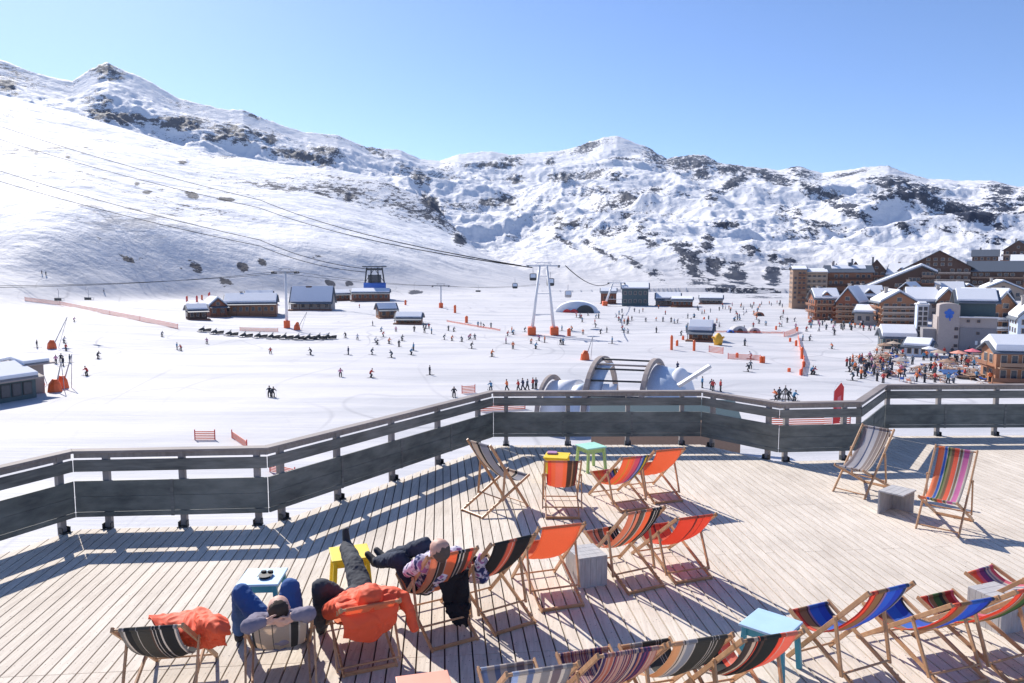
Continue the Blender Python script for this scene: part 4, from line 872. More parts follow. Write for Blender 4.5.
def simple(label, u0, u1, vb, ve, vr, wall, roof='roofslate', ridge='x', yaw=0, dep=11., nx=4, ny=3, balc='railpale', snow=.4, d=None, name='chalet', cat='chalet', chim=True, side=True, group=None):
    b = Bld(name, label, cat, (u0 + u1) / 2, vb, yaw, d, group); k = b.k; W = (u1 - u0) * k; H = (vb - ve) * k; rise = (ve - vr) * k
    x0, x1 = -W / 2, W / 2
    b.wall(x0, x1, 0, dep, 0, H, wall, rise, ridge); b.roof(x0, x1, 0, dep, H, rise, ridge, roof, snow)
    if nx: b.windows(x0 + .3, x1 - .3, 0, .3, H, nx, ny, min(1.3, W / nx * .45), min(1.4, H / ny * .5))
    if side: b.windows(.8, dep - .8, x0, .3, H, max(2, int(dep / 3.2)), ny, 1.1, min(1.4, H / ny * .5), 'y')
    if balc:
        for j in range(1, ny): b.balcony(x0 + .2, x1 - .2, 0, .3 + (H - .3) * j / ny - .15, balc)
    if rise and ridge == 'y' and W > 6: b.windows(x0 + W * .3, x1 - W * .3, 0, H, H + rise * .6, 1, 1, 1.2, 1.1)
    if chim: b.chimney(x0 + W * .3, dep * .6, H, H + rise + 1.3)
    if ny == 1 and balc is None and W > 5 and u0 < 720:
        mb = MB(); mb.box((0, -1.5, .12), (W + 1, 3., .5)); mb.build('porch', M['chaletwood'], b.rt)
        mb = MB(); mb.prism([(-W / 2 - .3, -2.6, H - .75), (W / 2 + .3, -2.6, H - .75), (W / 2 + .3, -.05, H - .25), (-W / 2 - .3, -.05, H - .25)], (0, 0, .14)); mb.build('porch_roof', M['roofslate'], b.rt)
        for q in range(5): mb = MB(); mb.box((-W / 2 + W * q / 4, -2.4, (H - .7) / 2), (.16, .16, H - .7)); mb.build('post', M['chaletdark'], b.rt)
    rd = random.Random(int(u0 * 7 + vb))
    if ridge == 'x' and balc and W > 7 and rise > 1.2:
        for q in range(max(1, int(W / 8))):
            xm = x0 + W * (q + .5) / max(1, int(W / 8)) + rd.uniform(-.8, .8); b.wall(xm - 1.1, xm + 1.1, .6, dep * .4, H - .2, H + rise * .45, wall, .9, 'y', 0, 'dormer'); b.roof(xm - 1.1, xm + 1.1, .6, dep * .4, H + rise * .45, .9, 'y', roof, .3, .5); b.windows(xm - .8, xm + .8, .6, H + .1, H + rise * .45, 1, 1, .8, .8)
    if balc and side and ny > 1:
        for j in range(1, ny): b.balcony(.6, dep - .8, x0, .3 + (H - .3) * j / ny - .15, 'chaletwood', axis='y')
    if balc and W > 6:
        b.balcony(x0 - 1., x1 + 1., 0, H * .02, 'chaletwood', 1.6, 1.)
    return b
# --- village, far to near
simple('small dark-roofed chalet high on the right, above the long hotel', 1005, 1030, 262, 250, 241, 'chaletdark', ridge='y', yaw=-10, dep=14, nx=4, ny=2, snow=.0, d=420)
simple('tan chalet below the highest dark roof at the right edge', 1012, 1040, 285, 262, 256, 'tan', ridge='x', yaw=0, dep=12, nx=4, ny=3, d=370)
simple('dark roofed lodge peeping over the hotel ridge', 974, 996, 262, 256, 250, 'chaletdark', ridge='x', dep=12, nx=4, ny=1, snow=0, balc=None, d=430)
# the long hotel
b = Bld('hotel', 'long brown timber hotel with pale balconies on the slope above the village', 'hotel', 962, 303, 4, 350); k = b.k
xa, xb, xc = (912 - 962) * k, (968 - 962) * k, (1012 - 962) * k; H = 36 * k
b.wall(xa, xb, 0, 18, 0, H, 'chaletdark', 16 * k, 'y'); b.roof(xa, xb, 0, 18, H, 16 * k, 'y', 'roofslate', .0, 1.6)
b.wall(xb + .03, xc, 1.2, 17, 0, H * .9, 'chaletdark', 9 * k, 'x'); b.roof(xb + .1, xc, 1.2, 17, H * .9, 9 * k, 'x', 'roofslate', .0, 1.2)
b.windows(xa + .5, xb - .5, 0, .5, H, 9, 5, 1.5, 1.2, skip=5); b.windows(xb + .5, xc - .5, 1.2, .5, H * .9, 8, 4, 1.5, 1.2, skip=4)
b.windows((xa + xb) / 2 - 6, (xa + xb) / 2 + 6, 0, H, H + 10 * k, 4, 2, 1.4, 1.2)
for j in range(1, 5): b.balcony(xa + .3, xb - .2, 0, H * j / 5, 'railpale', 1.2)
for j in range(1, 4): b.balcony(xb + .3, xc - .3, 1.2, H * .9 * j / 4, 'tan', 1.2)
# tower block on the left end
b = Bld('apartment_block', 'tall cream and brown apartment block at the left end of the village', 'apartment block', 812, 306, 8, 330); k = b.k
x0, x1, x2, x3 = -19 * k, -6 * k, 14 * k, 56 * k
b.wall(x0, x1, 0, 12, 0, 36 * k, 'tan'); [b.balcony(x0 + .3 + (x1 - x0) * .33, x1 - .2, 0, 35 * k * j / 7, 'chaletwood', .8) for j in range(1, 7)]; [b.windows(1, 11, x0, .5, 35 * k, 3, 7, 1., 1., 'y')]; b.wall(x1 + .03, x2, 1.5, 12, 0, 33 * k, 'cream'); b.wall(x2 + .03, x3, 3, 14, 0, 34 * k, 'chaletwood', 6 * k, 'x')
b.roof(x0, x1, 0, 12, 36 * k, 1.2, 'x'); b.roof(x1, x2, 1.5, 12, 33 * k, 1.5, 'x'); b.roof(x2, x3, 3, 14, 34 * k, 6 * k, 'x', 'roofslate', .2, .8, .7)
b.windows(x0 + .2, x1 - .2, 0, .5, 35 * k, 3, 7, .9, .9, mat='chaletwood', skip=6); b.windows(x1 + .2, x2 - .2, 1.5, .5, 32 * k, 4, 6, 1., 1.1, mat='tan'); b.windows(x2 + .4, x3 - .4, 3, .5, 33 * k, 8, 5, 1.2, 1.2, skip=4)
for j in range(1, 7): b.balcony(x1 + .2, x2 - .2, 1.5, 32 * k * j / 6, 'cream')
for j in range(1, 5): b.balcony(x2 + .4, x3 - .4, 3, 33 * k * j / 5, 'chaletdark')
b.chimney(x2 + 3, 8, 34 * k, 43 * k); b.chimney(x2 + 10, 8, 34 * k, 43 * k, 1.4, 'roofslate')
for i, (u0, u1, vt) in enumerate([(828, 842, 264), (846, 862, 262), (866, 884, 260)]):
    simple(['narrow dark gabled house behind the apartment block', 'dark gabled house with steep slate roof behind the apartment block', 'dark steep-roofed house between apartment block and hotel'][i], u0, u1, 300, vt + 11, vt, 'chaletdark', ridge='y', dep=12, nx=3, ny=5, snow=0, d=372, balc='chaletwood', side=False)
simple('tan roofed chalet with snow left of the long hotel', 886, 912, 296, 275, 265, 'tan', ridge='x', yaw=-14, dep=13, nx=5, ny=3, d=365, snow=.5)
# curved dark block
b = Bld('apartment_block', 'dark brown stepped apartment block with snow-edged slate roof below the hotel', 'apartment block', 895, 309, 12, 290); k = b.k
q0, q1, h0, h1 = -38 * k, 34 * k, 15 * k, 42 * k
mb = MB(); mb.prism([(q0, 0, -5), (q1, 0, -5), (q1, 0, h1 * .86), (q1 - 12 * k, 0, h1), (q0, 0, h0)], (0, 12, 0)); mb.build('wall', M['chaletdark'], b.rt)
mb = MB(); mb.prism([(q0 - 1, -.9, h0 - .3), (q1 - 12 * k, -.9, h1 + .1), (q1 + 1, -.9, h1 * .86 - .2), (q1 + 1, -.9, h1 * .86 + .3), (q1 - 12 * k, -.9, h1 + .6), (q0 - 1, -.9, h0 + .2)], (0, 13.6, 0)); rf_ = mb.build('roof', M['roofslate'], b.rt)
mb = MB(); mb.prism([(q0 - .8, -1., h0 + .15), (q1 - 12 * k, -1., h1 + .58), (q1 + .8, -1., h1 * .86 + .32), (q1 + .8, -1., h1 * .86 + 1.), (q1 - 12 * k, -1., h1 + 1.3), (q0 - .8, -1., h0 + .9)], (0, 3.2, 0)); mb.build('snow_cover', M['snowroof'], rf_, bevel=.15)
for i in range(6):
    a0, a1 = q0 + (q1 - q0) * i / 6, q0 + (q1 - q0) * (i + 1) / 6; hh = min(h0 + (h1 - h0) * (i / 5.), h1) - 1.2; nf = max(2, int(hh / 3))
    b.windows(a0 + .2, a1 - .2, 0, .5, hh, 3, nf, 1.1, 1.2, skip=7)
    for j in range(1, nf): b.balcony(a0 + .1, a1 - .1, 0, .5 + (hh - .5) * j / nf, 'chaletwood' if (i + j) % 3 else 'tan')
# chalets in the front row
simple('reddish chalet with thick snow roof, leftmost of the front village row', 815, 838, 320, 299, 291, 'chaletred', ridge='x', yaw=14, dep=10, nx=4, ny=3, balc='tan', snow=.6)
simple('red-brown gabled chalet with many balconies in the front village row', 836, 857, 323, 303, 289, 'chaletred', ridge='y', yaw=-12, dep=14, nx=3, ny=4, balc='tan', snow=.6)
simple('snow-roofed brown chalet behind the front village row', 857, 882, 312, 297, 288, 'chaletdark', ridge='x', yaw=10, dep=10, nx=4, ny=3, snow=.6, d=262)
simple('small grey stone house with snow roof between two red chalets', 855, 880, 325, 313, 308, 'stone', ridge='x', yaw=-8, dep=9, nx=3, ny=1, balc=None, snow=.6, chim=False)
simple('orange-red chalet with white stone base beside the glass lift tower', 881, 915, 327, 303, 293, 'chaletorange', ridge='y', yaw=16, dep=11, nx=4, ny=4, balc='railpale', snow=.6)
simple('chalet with broad snow roof behind the grey concrete building', 908, 936, 318, 302, 291, 'stone', ridge='x', yaw=6, dep=12, nx=4, ny=2, balc=None, snow=.8, d=235)
simple('low snow-covered roof left of the wooden chalet', 958, 1000, 309, 300, 291, 'chaletdark', ridge='x', yaw=-14, dep=12, nx=5, ny=1, balc=None, snow=.7, d=255)
simple('snow-roofed cream house behind the low roofs at right', 985, 1020, 300, 290, 282, 'cream', ridge='y', yaw=12, dep=12, nx=4, ny=1, balc=None, snow=.6, d=300)
simple('snow-roofed brown house just under the hotel', 930, 962, 303, 292, 284, 'chaletdark', ridge='x', yaw=8, dep=10, nx=5, ny=1, balc=None, snow=.6, d=290)
simple('brown house with snowy roof squeezed between the curved block and the hotel', 896, 914, 305, 292, 284, 'chaletdark', ridge='y', yaw=-18, dep=10, nx=3, ny=3, balc='tan', snow=.5, d=272)
simple('dark wood house with snow roof just left of the glazed stair tower', 872, 890, 315, 302, 295, 'chaletred', ridge='y', yaw=-14, dep=9, nx=3, ny=3, balc='tan', snow=.5, d=245)
simple('brown gabled house above the emblem tower', 938, 956, 312, 300, 290, 'chaletwood', ridge='y', yaw=18, dep=10, nx=3, ny=2, balc='tan', snow=.5, d=232)
simple('snowy low brown roof right of the emblem tower, below the hotel', 975, 996, 312, 303, 295, 'chaletwood', ridge='y', yaw=-20, dep=10, nx=3, ny=2, balc='tan', snow=.5, d=222)
simple('brown house filling the gap under the hotel wing', 958, 978, 300, 291, 285, 'chaletwood', ridge='y', yaw=24, dep=10, nx=4, ny=2, balc='tan', snow=.45, d=300)
# glass lift tower
b = Bld('lift_tower', 'narrow glazed stair tower with white frames left of the concrete building', 'tower', 921, 347, 10); k = b.k
b.wall(-5 * k, 5 * k, 0, 3, 0, 42 * k, 'paleblue'); b.windows(-4.6 * k, 4.6 * k, 0, .3, 41 * k, 2, 8, .8, .9, mat='whitepaint'); b.roof(-5 * k, 5 * k, 0, 3, 42 * k, .2, 'x', 'whitepaint', .3, .2)
# grey concrete building with the emblem
b = Bld('concrete_building', 'large pinkish grey concrete building with a blue flower emblem on its tower', 'building', 958, 353, 8); k = b.k
X = lambda u: (u - 958) * k
Z = lambda v: (353 - v) * k
b.wall(X(938), X(990), 0, 9, 0, Z(317), 'concrete'); b.wall(X(958), X(989.6), -.25, -.02, 0, Z(328), 'concretedark'); b.wall(X(958), X(990), 2.5, 9.2, Z(318), Z(302), 'teal_dark', 2.2, 'x', 0); b.roof(X(957), X(991), 2.5, 9.2, Z(302), 2.2, 'x', 'roofslate', .35)
b.wall(X(926), X(937.8), .4, 6, 0, Z(330), 'concretedark')
mb = MB(); pts = [(X(939), 0, 0), (X(957.5), 0, 0), (X(957.5), 0, Z(308))] + [(X(948.2) + 9.3 * k * math.cos(q), 0, Z(306) + 2.4 * k * math.sin(q)) for q in np.linspace(.2, math.pi - .2, 9)] + [(X(939), 0, Z(308))]
mb.prism([Vector(q) + V(0, -.5, 0) for q in pts], (0, 5, 0)); b_t = mb.build('tower', M['concrete'], b.rt)
mb = MB()
for q in range(5):
    a = R(90 + 72 * q); c_ = V(X(948) + 2.6 * k * math.cos(a), -.56, Z(314) + 3.2 * k * math.sin(a)); mb.tube([c_ - V(0, .05, 0), c_ + V(0, .05, 0)], 1.9 * k, 10)
mb.tube([(X(948), -.6, Z(314)), (X(948), -.5, Z(314))], 1.5 * k, 10)
mb.bar((X(948), -.56, Z(314)), (X(949), -.56, Z(321)), .5 * k * 2, .1, (0, 1, 0)); mb.build('emblem', M['blue'], b_t)
mb = MB(); mb.box((X(974), -.35, Z(317)), (34 * k, 1., .25)); mb.build('ledge', M['whitepaint'], b.rt)
for (u, v) in ((955, 329), (955, 337), (955, 346)):
    mb = MB(); mb.box((X(u), -.54, Z(v)), (3.2 * k, .1, 3. * k)); o = mb.build('window', M['chaletdark'], b.rt); mb = MB(); mb.box((X(u), -.6, Z(v)), (2.2 * k, .05, 2. * k)); mb.build('pane', M['windowglass'], o)
for (u, v) in ((965, 321), (974, 321), (974, 333)):
    mb = MB(); mb.box((X(u), -.3, Z(v)), (2.6 * k, .1, 2.6 * k)); o = mb.build('window', M['chaletdark'], b.rt); mb = MB(); mb.box((X(u), -.36, Z(v)), (1.8 * k, .05, 1.8 * k)); mb.build('pane', M['windowglass'], o)
mb = MB(); mb.box((X(973), -.3, Z(342.5)), (2.2 * k, .1, 4 * k)); mb.build('door', M['whitepaint'], b.rt)
simple('low snow-topped timber kiosk on the crowded square', 884, 914, 349, 338, 331, 'teal_dark', ridge='x', yaw=10, dep=7, nx=4, ny=1, balc=None, snow=.9, chim=False)
simple('pale timber shed with snow roof in front of the orange-red chalet', 905, 927, 357, 347, 342, 'paleblue', ridge='x', yaw=-12, dep=5, nx=3, ny=1, balc=None, snow=.5, chim=False)
# wooden chalet at right with sign band
b = simple('honey wood chalet with broad snow roof and white balcony banners at the right edge', 990, 1017, 340, 311, 294, 'chaletorange', ridge='y', yaw=20, dep=13, nx=3, ny=3, balc='whitepaint', snow=.6)
simple('blue-grey house touching the right edge beside the honey wood chalet', 1019, 1048, 346, 318, 303, 'paleblue', ridge='y', yaw=12, dep=10, nx=3, ny=3, balc=None, snow=.6)
b = simple('orange timber pavilion with snow roof nearest the terrace at right', 997, 1040, 384, 352, 344, 'chaletorange', ridge='x', yaw=22, dep=6, nx=4, ny=2, balc='tan', snow=1.0, chim=False)
# --- far end of the piste
simple('dark glass lift station with red and blue fronts at the far end of the piste', 622, 648, 306, 289, 284, 'teal_dark', ridge='x', dep=14, nx=5, ny=2, balc=None, snow=.5, chim=False, name='lift_station', cat='lift station')
simple('small red kiosk left of the far dark glass station', 601, 616, 304, 292, 289, 'chaletred', dep=7, nx=2, ny=1, balc=None, snow=.3, chim=False)
simple('white-roofed low hall right of the far dark glass station', 656, 680, 306, 299, 294, 'stone', dep=10, nx=5, ny=1, balc=None, snow=.5, chim=False)
simple('low red-brown hut at the far end of the piste', 672, 692, 307, 300, 298, 'chaletred', dep=8, nx=4, ny=1, balc=None, snow=.4, chim=False)
simple('low grey hut under the far mountain, right of the red-brown hut', 700, 722, 304, 299, 296, 'stone', dep=8, nx=4, ny=1, balc=None, snow=.4, chim=False)
# --- left side
simple('long brick-red and timber chalet with snow roof behind the snowmobiles', 226, 275, 316, 303, 296, 'chaletorange', ridge='x', yaw=-6, dep=10, nx=8, ny=1, balc=None, snow=.6)
simple('gabled brick-red end of the chalet behind the snowmobiles', 210, 227, 317, 306, 299, 'chaletred', ridge='y', yaw=18, dep=9, nx=2, ny=1, balc=None, snow=.6, chim=False)
simple('upper snow-roofed annex above the long brick-red chalet', 246, 272, 305, 297, 292, 'chaletdark', ridge='x', yaw=-4, dep=8, nx=4, ny=1, balc=None, snow=.5, chim=False)
simple('small dark wooden hut left of the long brick-red chalet', 189, 207, 320, 310, 306, 'chaletdark', ridge='x', yaw=10, dep=5, nx=3, ny=1, balc=None, snow=.4, chim=False)
b = simple('white house with steep snowy roof and dark chimney box', 291, 331, 310, 302, 288, 'stone', roof='roofslate', ridge='x', yaw=-12, dep=9, nx=5, ny=1, balc=None, snow=.5, chim=False)
b.chimney(-1.5, 5, 6, 9.5, 2.2, 'chaletdark')
simple('low timber building with snow roof left of the blue lift station', 326, 350, 301, 294, 291, 'chaletred', ridge='x', yaw=8, dep=8, nx=5, ny=1, balc=None, snow=.4)
simple('low brick-red building under the blue lift station', 352, 389, 301, 293, 290, 'chaletred', ridge='x', yaw=-4, dep=9, nx=7, ny=1, balc=None, snow=.5, chim=False)
simple('honey wood hut with dark roof near the middle of the piste', 379, 397, 318, 309, 304, 'chaletorange', ridge='x', yaw=14, dep=5, nx=2, ny=1, balc=None, snow=.15, chim=False)
simple('low grey and honey wood bar with people beside it', 396, 421, 324, 318, 314, 'chaletorange', ridge='x', yaw=-8, dep=5, nx=4, ny=1, balc=None, snow=.3, chim=False)
# blue lift station
b = Bld('lift_station', 'lift station with bright blue cabin front and dark machinery roof', 'lift station', 375, 299); k = b.k
b.wall(-11 * k, 11 * k, 0, 9, 8 * k, 16 * k, 'blue', below=3 * k)
mb = MB()
for x in (-9.5, -4, 4, 9.5):
    mb.bar((x * k, .5, 16 * k), (x * .8 * k, 1.5, 31 * k), .5, .5); mb.bar((x * k, 7, 16 * k), (x * .8 * k, 6, 31 * k), .5, .5)
mb.bar((-9.5 * k, .4, 16.5 * k), (0, .9, 30 * k), .3, .3); mb.bar((9.5 * k, .4, 16.5 * k), (0, .9, 30 * k), .3, .3); mb.build('frame', M['darkmetal'], b.rt)
b.wall(-6.5 * k, 6.5 * k, 1.5, 6.5, 16 * k, 24 * k, 'windowglass', below=0, name='machine_room')
mb = MB(); mb.box((0, 4, 32 * k), (24 * k, 7, .6)); mb.box((0, 4, 29.5 * k), (15 * k, 8, 1.2)); mb.build('roof', M['darkmetal'], b.rt)
# near left station
b = Bld('lift_station', 'snow-roofed lift station with dark glass wall cut by the left edge', 'lift station', 5, 403, 34); k = b.k
b.wall(-12, 4.5, 0, 8, 0, 3.0, 'teal_dark'); b.roof(-12, 4.5, 0, 8, 3.0, 1.3, 'x', 'glulam', .5, .8); b.windows(-11.5, 4, 0, .3, 2.8, 10, 1, 1.1, 1.6, mat='darkmetal')
b.wall(5.2, 8.0, 3, 8, 2.0, 4.2, 'glulam', below=4); b.roof(4.6, 8.6, 2.4, 8, 4.3, .5, 'x', 'glulam', .45, .5)
# ---------------------------------------------------------------- pylons, cables
def pylon(label, u, vb, vt, two=False, arm=25, pad=True, mat='whitepaint'):
    p = hit(u, vb); k = p.y / FPX; H = (vb - vt) * k; rt = thing('lift_pylon', label, 'lift pylon', p)
    if not two:
        mb = MB(); mb.tube([(0, 0, -1), (0, 0, H)], [.45, .3], 10); mb.build('mast', M[mat], rt, True)
        if pad: mb = MB(); mb.tube([(0, 0, 0), (0, 0, 2.2)], .95, 10); mb.build('safety_pad', M['orange'], rt)
    else:
        for s_ in (-1, 1):
            for y in (-.8, .8):
                mb = MB(); mb.tube([(s_ * 12 * k, y * 1.6, -1), (s_ * 3.5 * k, y * .8, H)], [.42, .26], 8); l_ = mb.build('leg', M[mat], rt, True)
            mb = MB(); mb.box((s_ * 11.3 * k, 0, 1.1), (2.2, 4.2, 2.2)); mb.build('safety_pad', M['orange'], rt, bevel=.2)
        mb = MB()
        for z in (.3, .6, .85): mb.bar(((-12 + 8.5 * z) * k, -1, H * z), ((12 - 8.5 * z) * k, -1, H * z), .2, .2)
        mb.build('brace', M[mat], rt)
    mb = MB(); a = arm * k / 2; mb.box((0, 0, H), (arm * k, .35, .45)); mb.box((0, 0, H + .9), (arm * k * .5, .25, .2))
    for x in (-a * .5, a * .5): mb.bar((x, 0, H), (x * .5, 0, H + .9), .15, .15)
    mb.build('crossarm', M['greywood'] if not two else M[mat], rt)
    for s_ in (-1, 1):
        mb = MB(); mb.box((s_ * a * .9, 0, H - .35), (.25, 5, .35))
        for q in (-2, -1, 0, 1, 2): mb.tube([(s_ * a * .9 - .12, q, H - .1), (s_ * a * .9 + .12, q, H - .1)], .28, 8)
        mb.build('sheave', M['darkmetal'], rt)
    return p + V(0, 0, H)
P1 = pylon('grey chairlift mast with orange padded foot beside the snowmobile row', 287, 328, 272)
P2 = pylon('tall white four-legged gondola pylon in the middle of the piste', 543, 335, 266, True, 34)
P3 = pylon('slim white chairlift mast with orange foot near the wooden bar', 441, 308, 286, arm=18)
P4 = pylon('white pylon with orange feet by the far dark glass station', 616, 306, 283, True, 18)
def rope(label, pts, r=.07, sag=4., mat='rope', group='lift cables', cat='cable'):
    out = []
    for a, b_ in zip(pts[:-1], pts[1:]):
        n = 16
        for i in range(n): t_ = i / n; out.append(a.lerp(b_, t_) - V(0, 0, sag * 4 * t_ * (1 - t_)))
    out.append(pts[-1]); mb = MB(); mb.tube(out, r, 6); o = mb.build('lift_cable', M[mat], None, True); return tag(o, label, cat, group)
rope('uppermost dark lift cable crossing the left slope', [atd(-40, 112, 560), atd(260, 200, 400), P2 + V(-6, 0, 0)], .14, 3, 'rope')
rope('second lift cable from the top across the left slope', [atd(-40, 126, 560), atd(260, 208, 400), P2 + V(-3, 0, -.5)], .14, 3, 'rope')
rope('third lift cable, running down to the blue station', [atd(-40, 158, 380), atd(260, 240, 330), atd(368, 269, 315)], .13, 2, 'rope')
rope('lowest long lift cable, running down to the blue station', [atd(-40, 169, 370), atd(260, 246, 325), atd(366, 272, 312)], .13, 2, 'rope')
rope('chairlift cable above the chairs at far left', [atd(-40, 288, 150), P1 + V(-3.4, 0, 0), P3 + V(-2, 0, 0), atd(540, 284, 330)], .05, 1.0)
rope('far chairlift cable beyond the hanging chairs', [atd(-40, 286, 165), P1 + V(3.4, 0, 0), P3 + V(2, 0, 0), atd(540, 285, 340)], .05, 1.0)
rope('cable from the tall white pylon to the far dark glass station', [P2 + V(6, 0, 0), P4 + V(-3, 0, 0)], .12, 3)
def liftchair(u, v, d, label):
    p = atd(u, v, d); rt = thing('lift_chair', label, 'lift chair', p, R(70), 'lift chairs')
    mb = MB(); mb.tube([(0, 0, 0), (.3, 0, -.5), (.3, 0, -2.3)], .07, 6); mb.build('hanger', M['steel'], rt)
    mb = MB(); mb.box((.3, 0, -2.9), (.5, 2.2, .08)); mb.box((.05, 0, -2.55), (.08, 2.2, .6)); mb.build('seat', M['darkmetal'], rt)
    mb = MB(); mb.tube([(.05, -1.15, -2.3), (.7, -1.15, -2.4), (.75, -1.15, -2.9), (.75, 1.15, -2.9), (.7, 1.15, -2.4), (.05, 1.15, -2.3), (.05, -1.15, -2.3)], .05, 6); mb.build('safety_bar', M['steel'], rt)
liftchair(57, 288.3, 175, 'empty lift chair hanging at far left, nearer the edge'); liftchair(87, 288, 182, 'empty lift chair hanging right of another at far left'); liftchair(478, 285, 320, 'small lift chair hanging before the shaded slope near the middle')
def cabin(u, v, d, label, mat='darkmetal'):
    p = atd(u, v, d); rt = thing('gondola', label, 'gondola', p, 0, 'hanging gondola cabins')
    mb = MB(); mb.tube([(0, 0, 2.6), (0, 0, .9)], .09, 6); mb.build('hanger', M['steel'], rt)
    mb = MB(); mb.box((0, 0, -.3), (2.1, 1.9, 2.2)); c_ = mb.build('cabin', M[mat], rt, bevel=.35)
    mb = MB(); mb.box((0, -.97, .05), (1.6, .05, 1.1)); mb.build('window', M['paleblue'], c_)
cabin(533, 276, 232, 'dark gondola cabin hanging on the left arm of the tall white pylon'); cabin(550.5, 281, 215, 'dark gondola cabin right of the tall white pylon'); cabin(568, 293, 232, 'grey gondola cabin above the snow tunnel', 'greywood'); cabin(515, 285, 300, 'small distant gondola cabin left of the tall white pylon')
# ---------------------------------------------------------------- snow tunnel with red fronts
b = Bld('snow_tunnel', 'low arched tunnel with dark openings and red cars under a snow mound', 'tunnel', 577, 313, 0); k = b.k
for i, (x, m_) in enumerate(((-10, 'red'), (-3, 'red'), (8, 'darkmetal'))):
    mb = MB(); rr2 = (4.2 if i < 2 else 9) * k; arc = [(x * k + rr2 * math.cos(a), 0, rr2 * .85 * math.sin(a)) for a in np.linspace(0, math.pi, 12)]
    mb.prism([Vector(q) + V(0, -.6 + .3 * i, 0) for q in arc], (0, 6, 0)); mb.build('arch', M[m_], b.rt)
mb = MB(); arc = [(22 * k * math.cos(a), 1.5, 12 * k * math.sin(a) - .5) for a in np.linspace(0, math.pi, 24)]; mb.prism(arc, (0, 14, 0)); mb.build('snow_cover', M['snowroof'], b.rt, True)
# ---------------------------------------------------------------- timber arches in front of the terrace
AR = thing('arch_canopy', 'glulam arches with round rails over a snow slope just beyond the railing', 'canopy', atd(620, 400, 84))
def arch(x0u, v0, d0, h, L, w, label=None):
    o = AR.location; p0 = atd(x0u, v0, d0); p0.z = -15; dirv = V(.42, .91, 0).normalized(); pts = []
    for q in np.linspace(0, math.pi, 22): pts.append(p0 + dirv * (L / 2) * (1 - math.cos(q)) + V(0, 0, h * math.sin(q) ** .8) - o)
    mb = MB()
    for a, b_ in zip(pts[:-1], pts[1:]): mb.bar(a, b_, w, .55, V(0, 0, 1) if abs((b_ - a).normalized().z) < .7 else dirv * -1, ext=.06)
    return mb.build('arch', M['glulam'], AR, bevel=.02), pts
dA = 84; hA = 7.6
_, pa = arch(583, 400, dA, hA, 13, .55); _, pb = arch(640, 400, dA, hA - .3, 13, .55)
_, pc = arch(536, 400, dA, hA - 2.0, 9, .40)
for i in (3, 5, 7, 8, 10):
    mb = MB(); mb.tube([pa[i], pb[i]], .11, 8); mb.build('rail', M['darkmetal'] if i != 8 else M['glulam'], AR, True)
def skin(p1, p2, f0, f1, i0, i1, mat, name):
    mb = MB(); vs = []
    for i in range(i0, i1 + 1):
        q = p1[i] - V(0, 0, .45); w_ = p2[i] - V(0, 0, .45); vs += [q.lerp(w_, f0), q.lerp(w_, f1)]
    n = i1 - i0
    mb.add(vs, [(2 * i, 2 * i + 1, 2 * i + 3, 2 * i + 2) for i in range(n)]); o = mb.build(name, M[mat], AR, True); m_ = o.modifiers.new('s', 'SOLIDIFY'); m_.thickness = .25
skin(pa, pb, .02, .26, 0, 10, 'paleblue', 'roof_sheet'); skin(pa, pb, .26, .52, 0, 5, 'snowroof', 'snow_cover'); skin(pb, [p + V(4.6, 0, -1.2) for p in pb], .05, 1, 0, 14, 'paleblue', 'roof_sheet'); pass
skin(pc, [p + V(3.4, 0, .1) for p in pc], .08, .95, 0, 14, 'snowroof', 'snow_cover'); skin([p + V(3.4, -.3, .3) for p in pc], [p + V(4.9, -.3, .8) for p in pc], 0, 1, 0, 7, 'paleblue', 'roof_sheet')
mb = MB(); c_ = atd(678, 386, 80) - AR.location; mb.bar(c_, c_ + V(3.4, 0, 2.2), .9, .35); mb.build('snow_gun_barrel', M['steel'], AR, bevel=.05)
p = atd(681, 400, 88); p.z = -15; hm_ = math.hypot(1, 1); mb = MB(); HH = (HC + atd(681, 367, 88).z - HC) + 15
mb.tube([(p.x, p.y, -15.2), (p.x, p.y, -15 + HH * .5), (p.x - .15, p.y, -15 + HH * .85), (p.x - .2, p.y, -15 + HH * .97), (p.x - .2, p.y, -15 + HH)], [2.6, 1.9, 1.2, .6, .1], 16); sm_ = mb.build('snow_pile', M['snowroof'], None, True); s2_ = sm_.modifiers.new('s', 'SUBSURF'); s2_.levels = s2_.render_levels = 1; tag(sm_, 'white snow pile at the right end of the timber arches', 'snow pile')
# brown timber edge and dark roof seen under the handrail
b = Bld('building', 'low dark roof with a tan timber edge just below the railing in the middle', 'building', 690, 434, 6, 60); k = b.k
b.wall(-8, 4, 0, 8, 0, 1.0, 'tan', below=9); b.roof(-8, 4, 1.2, 8, 1.0, .8, 'x', 'teal_dark', 0, .2)
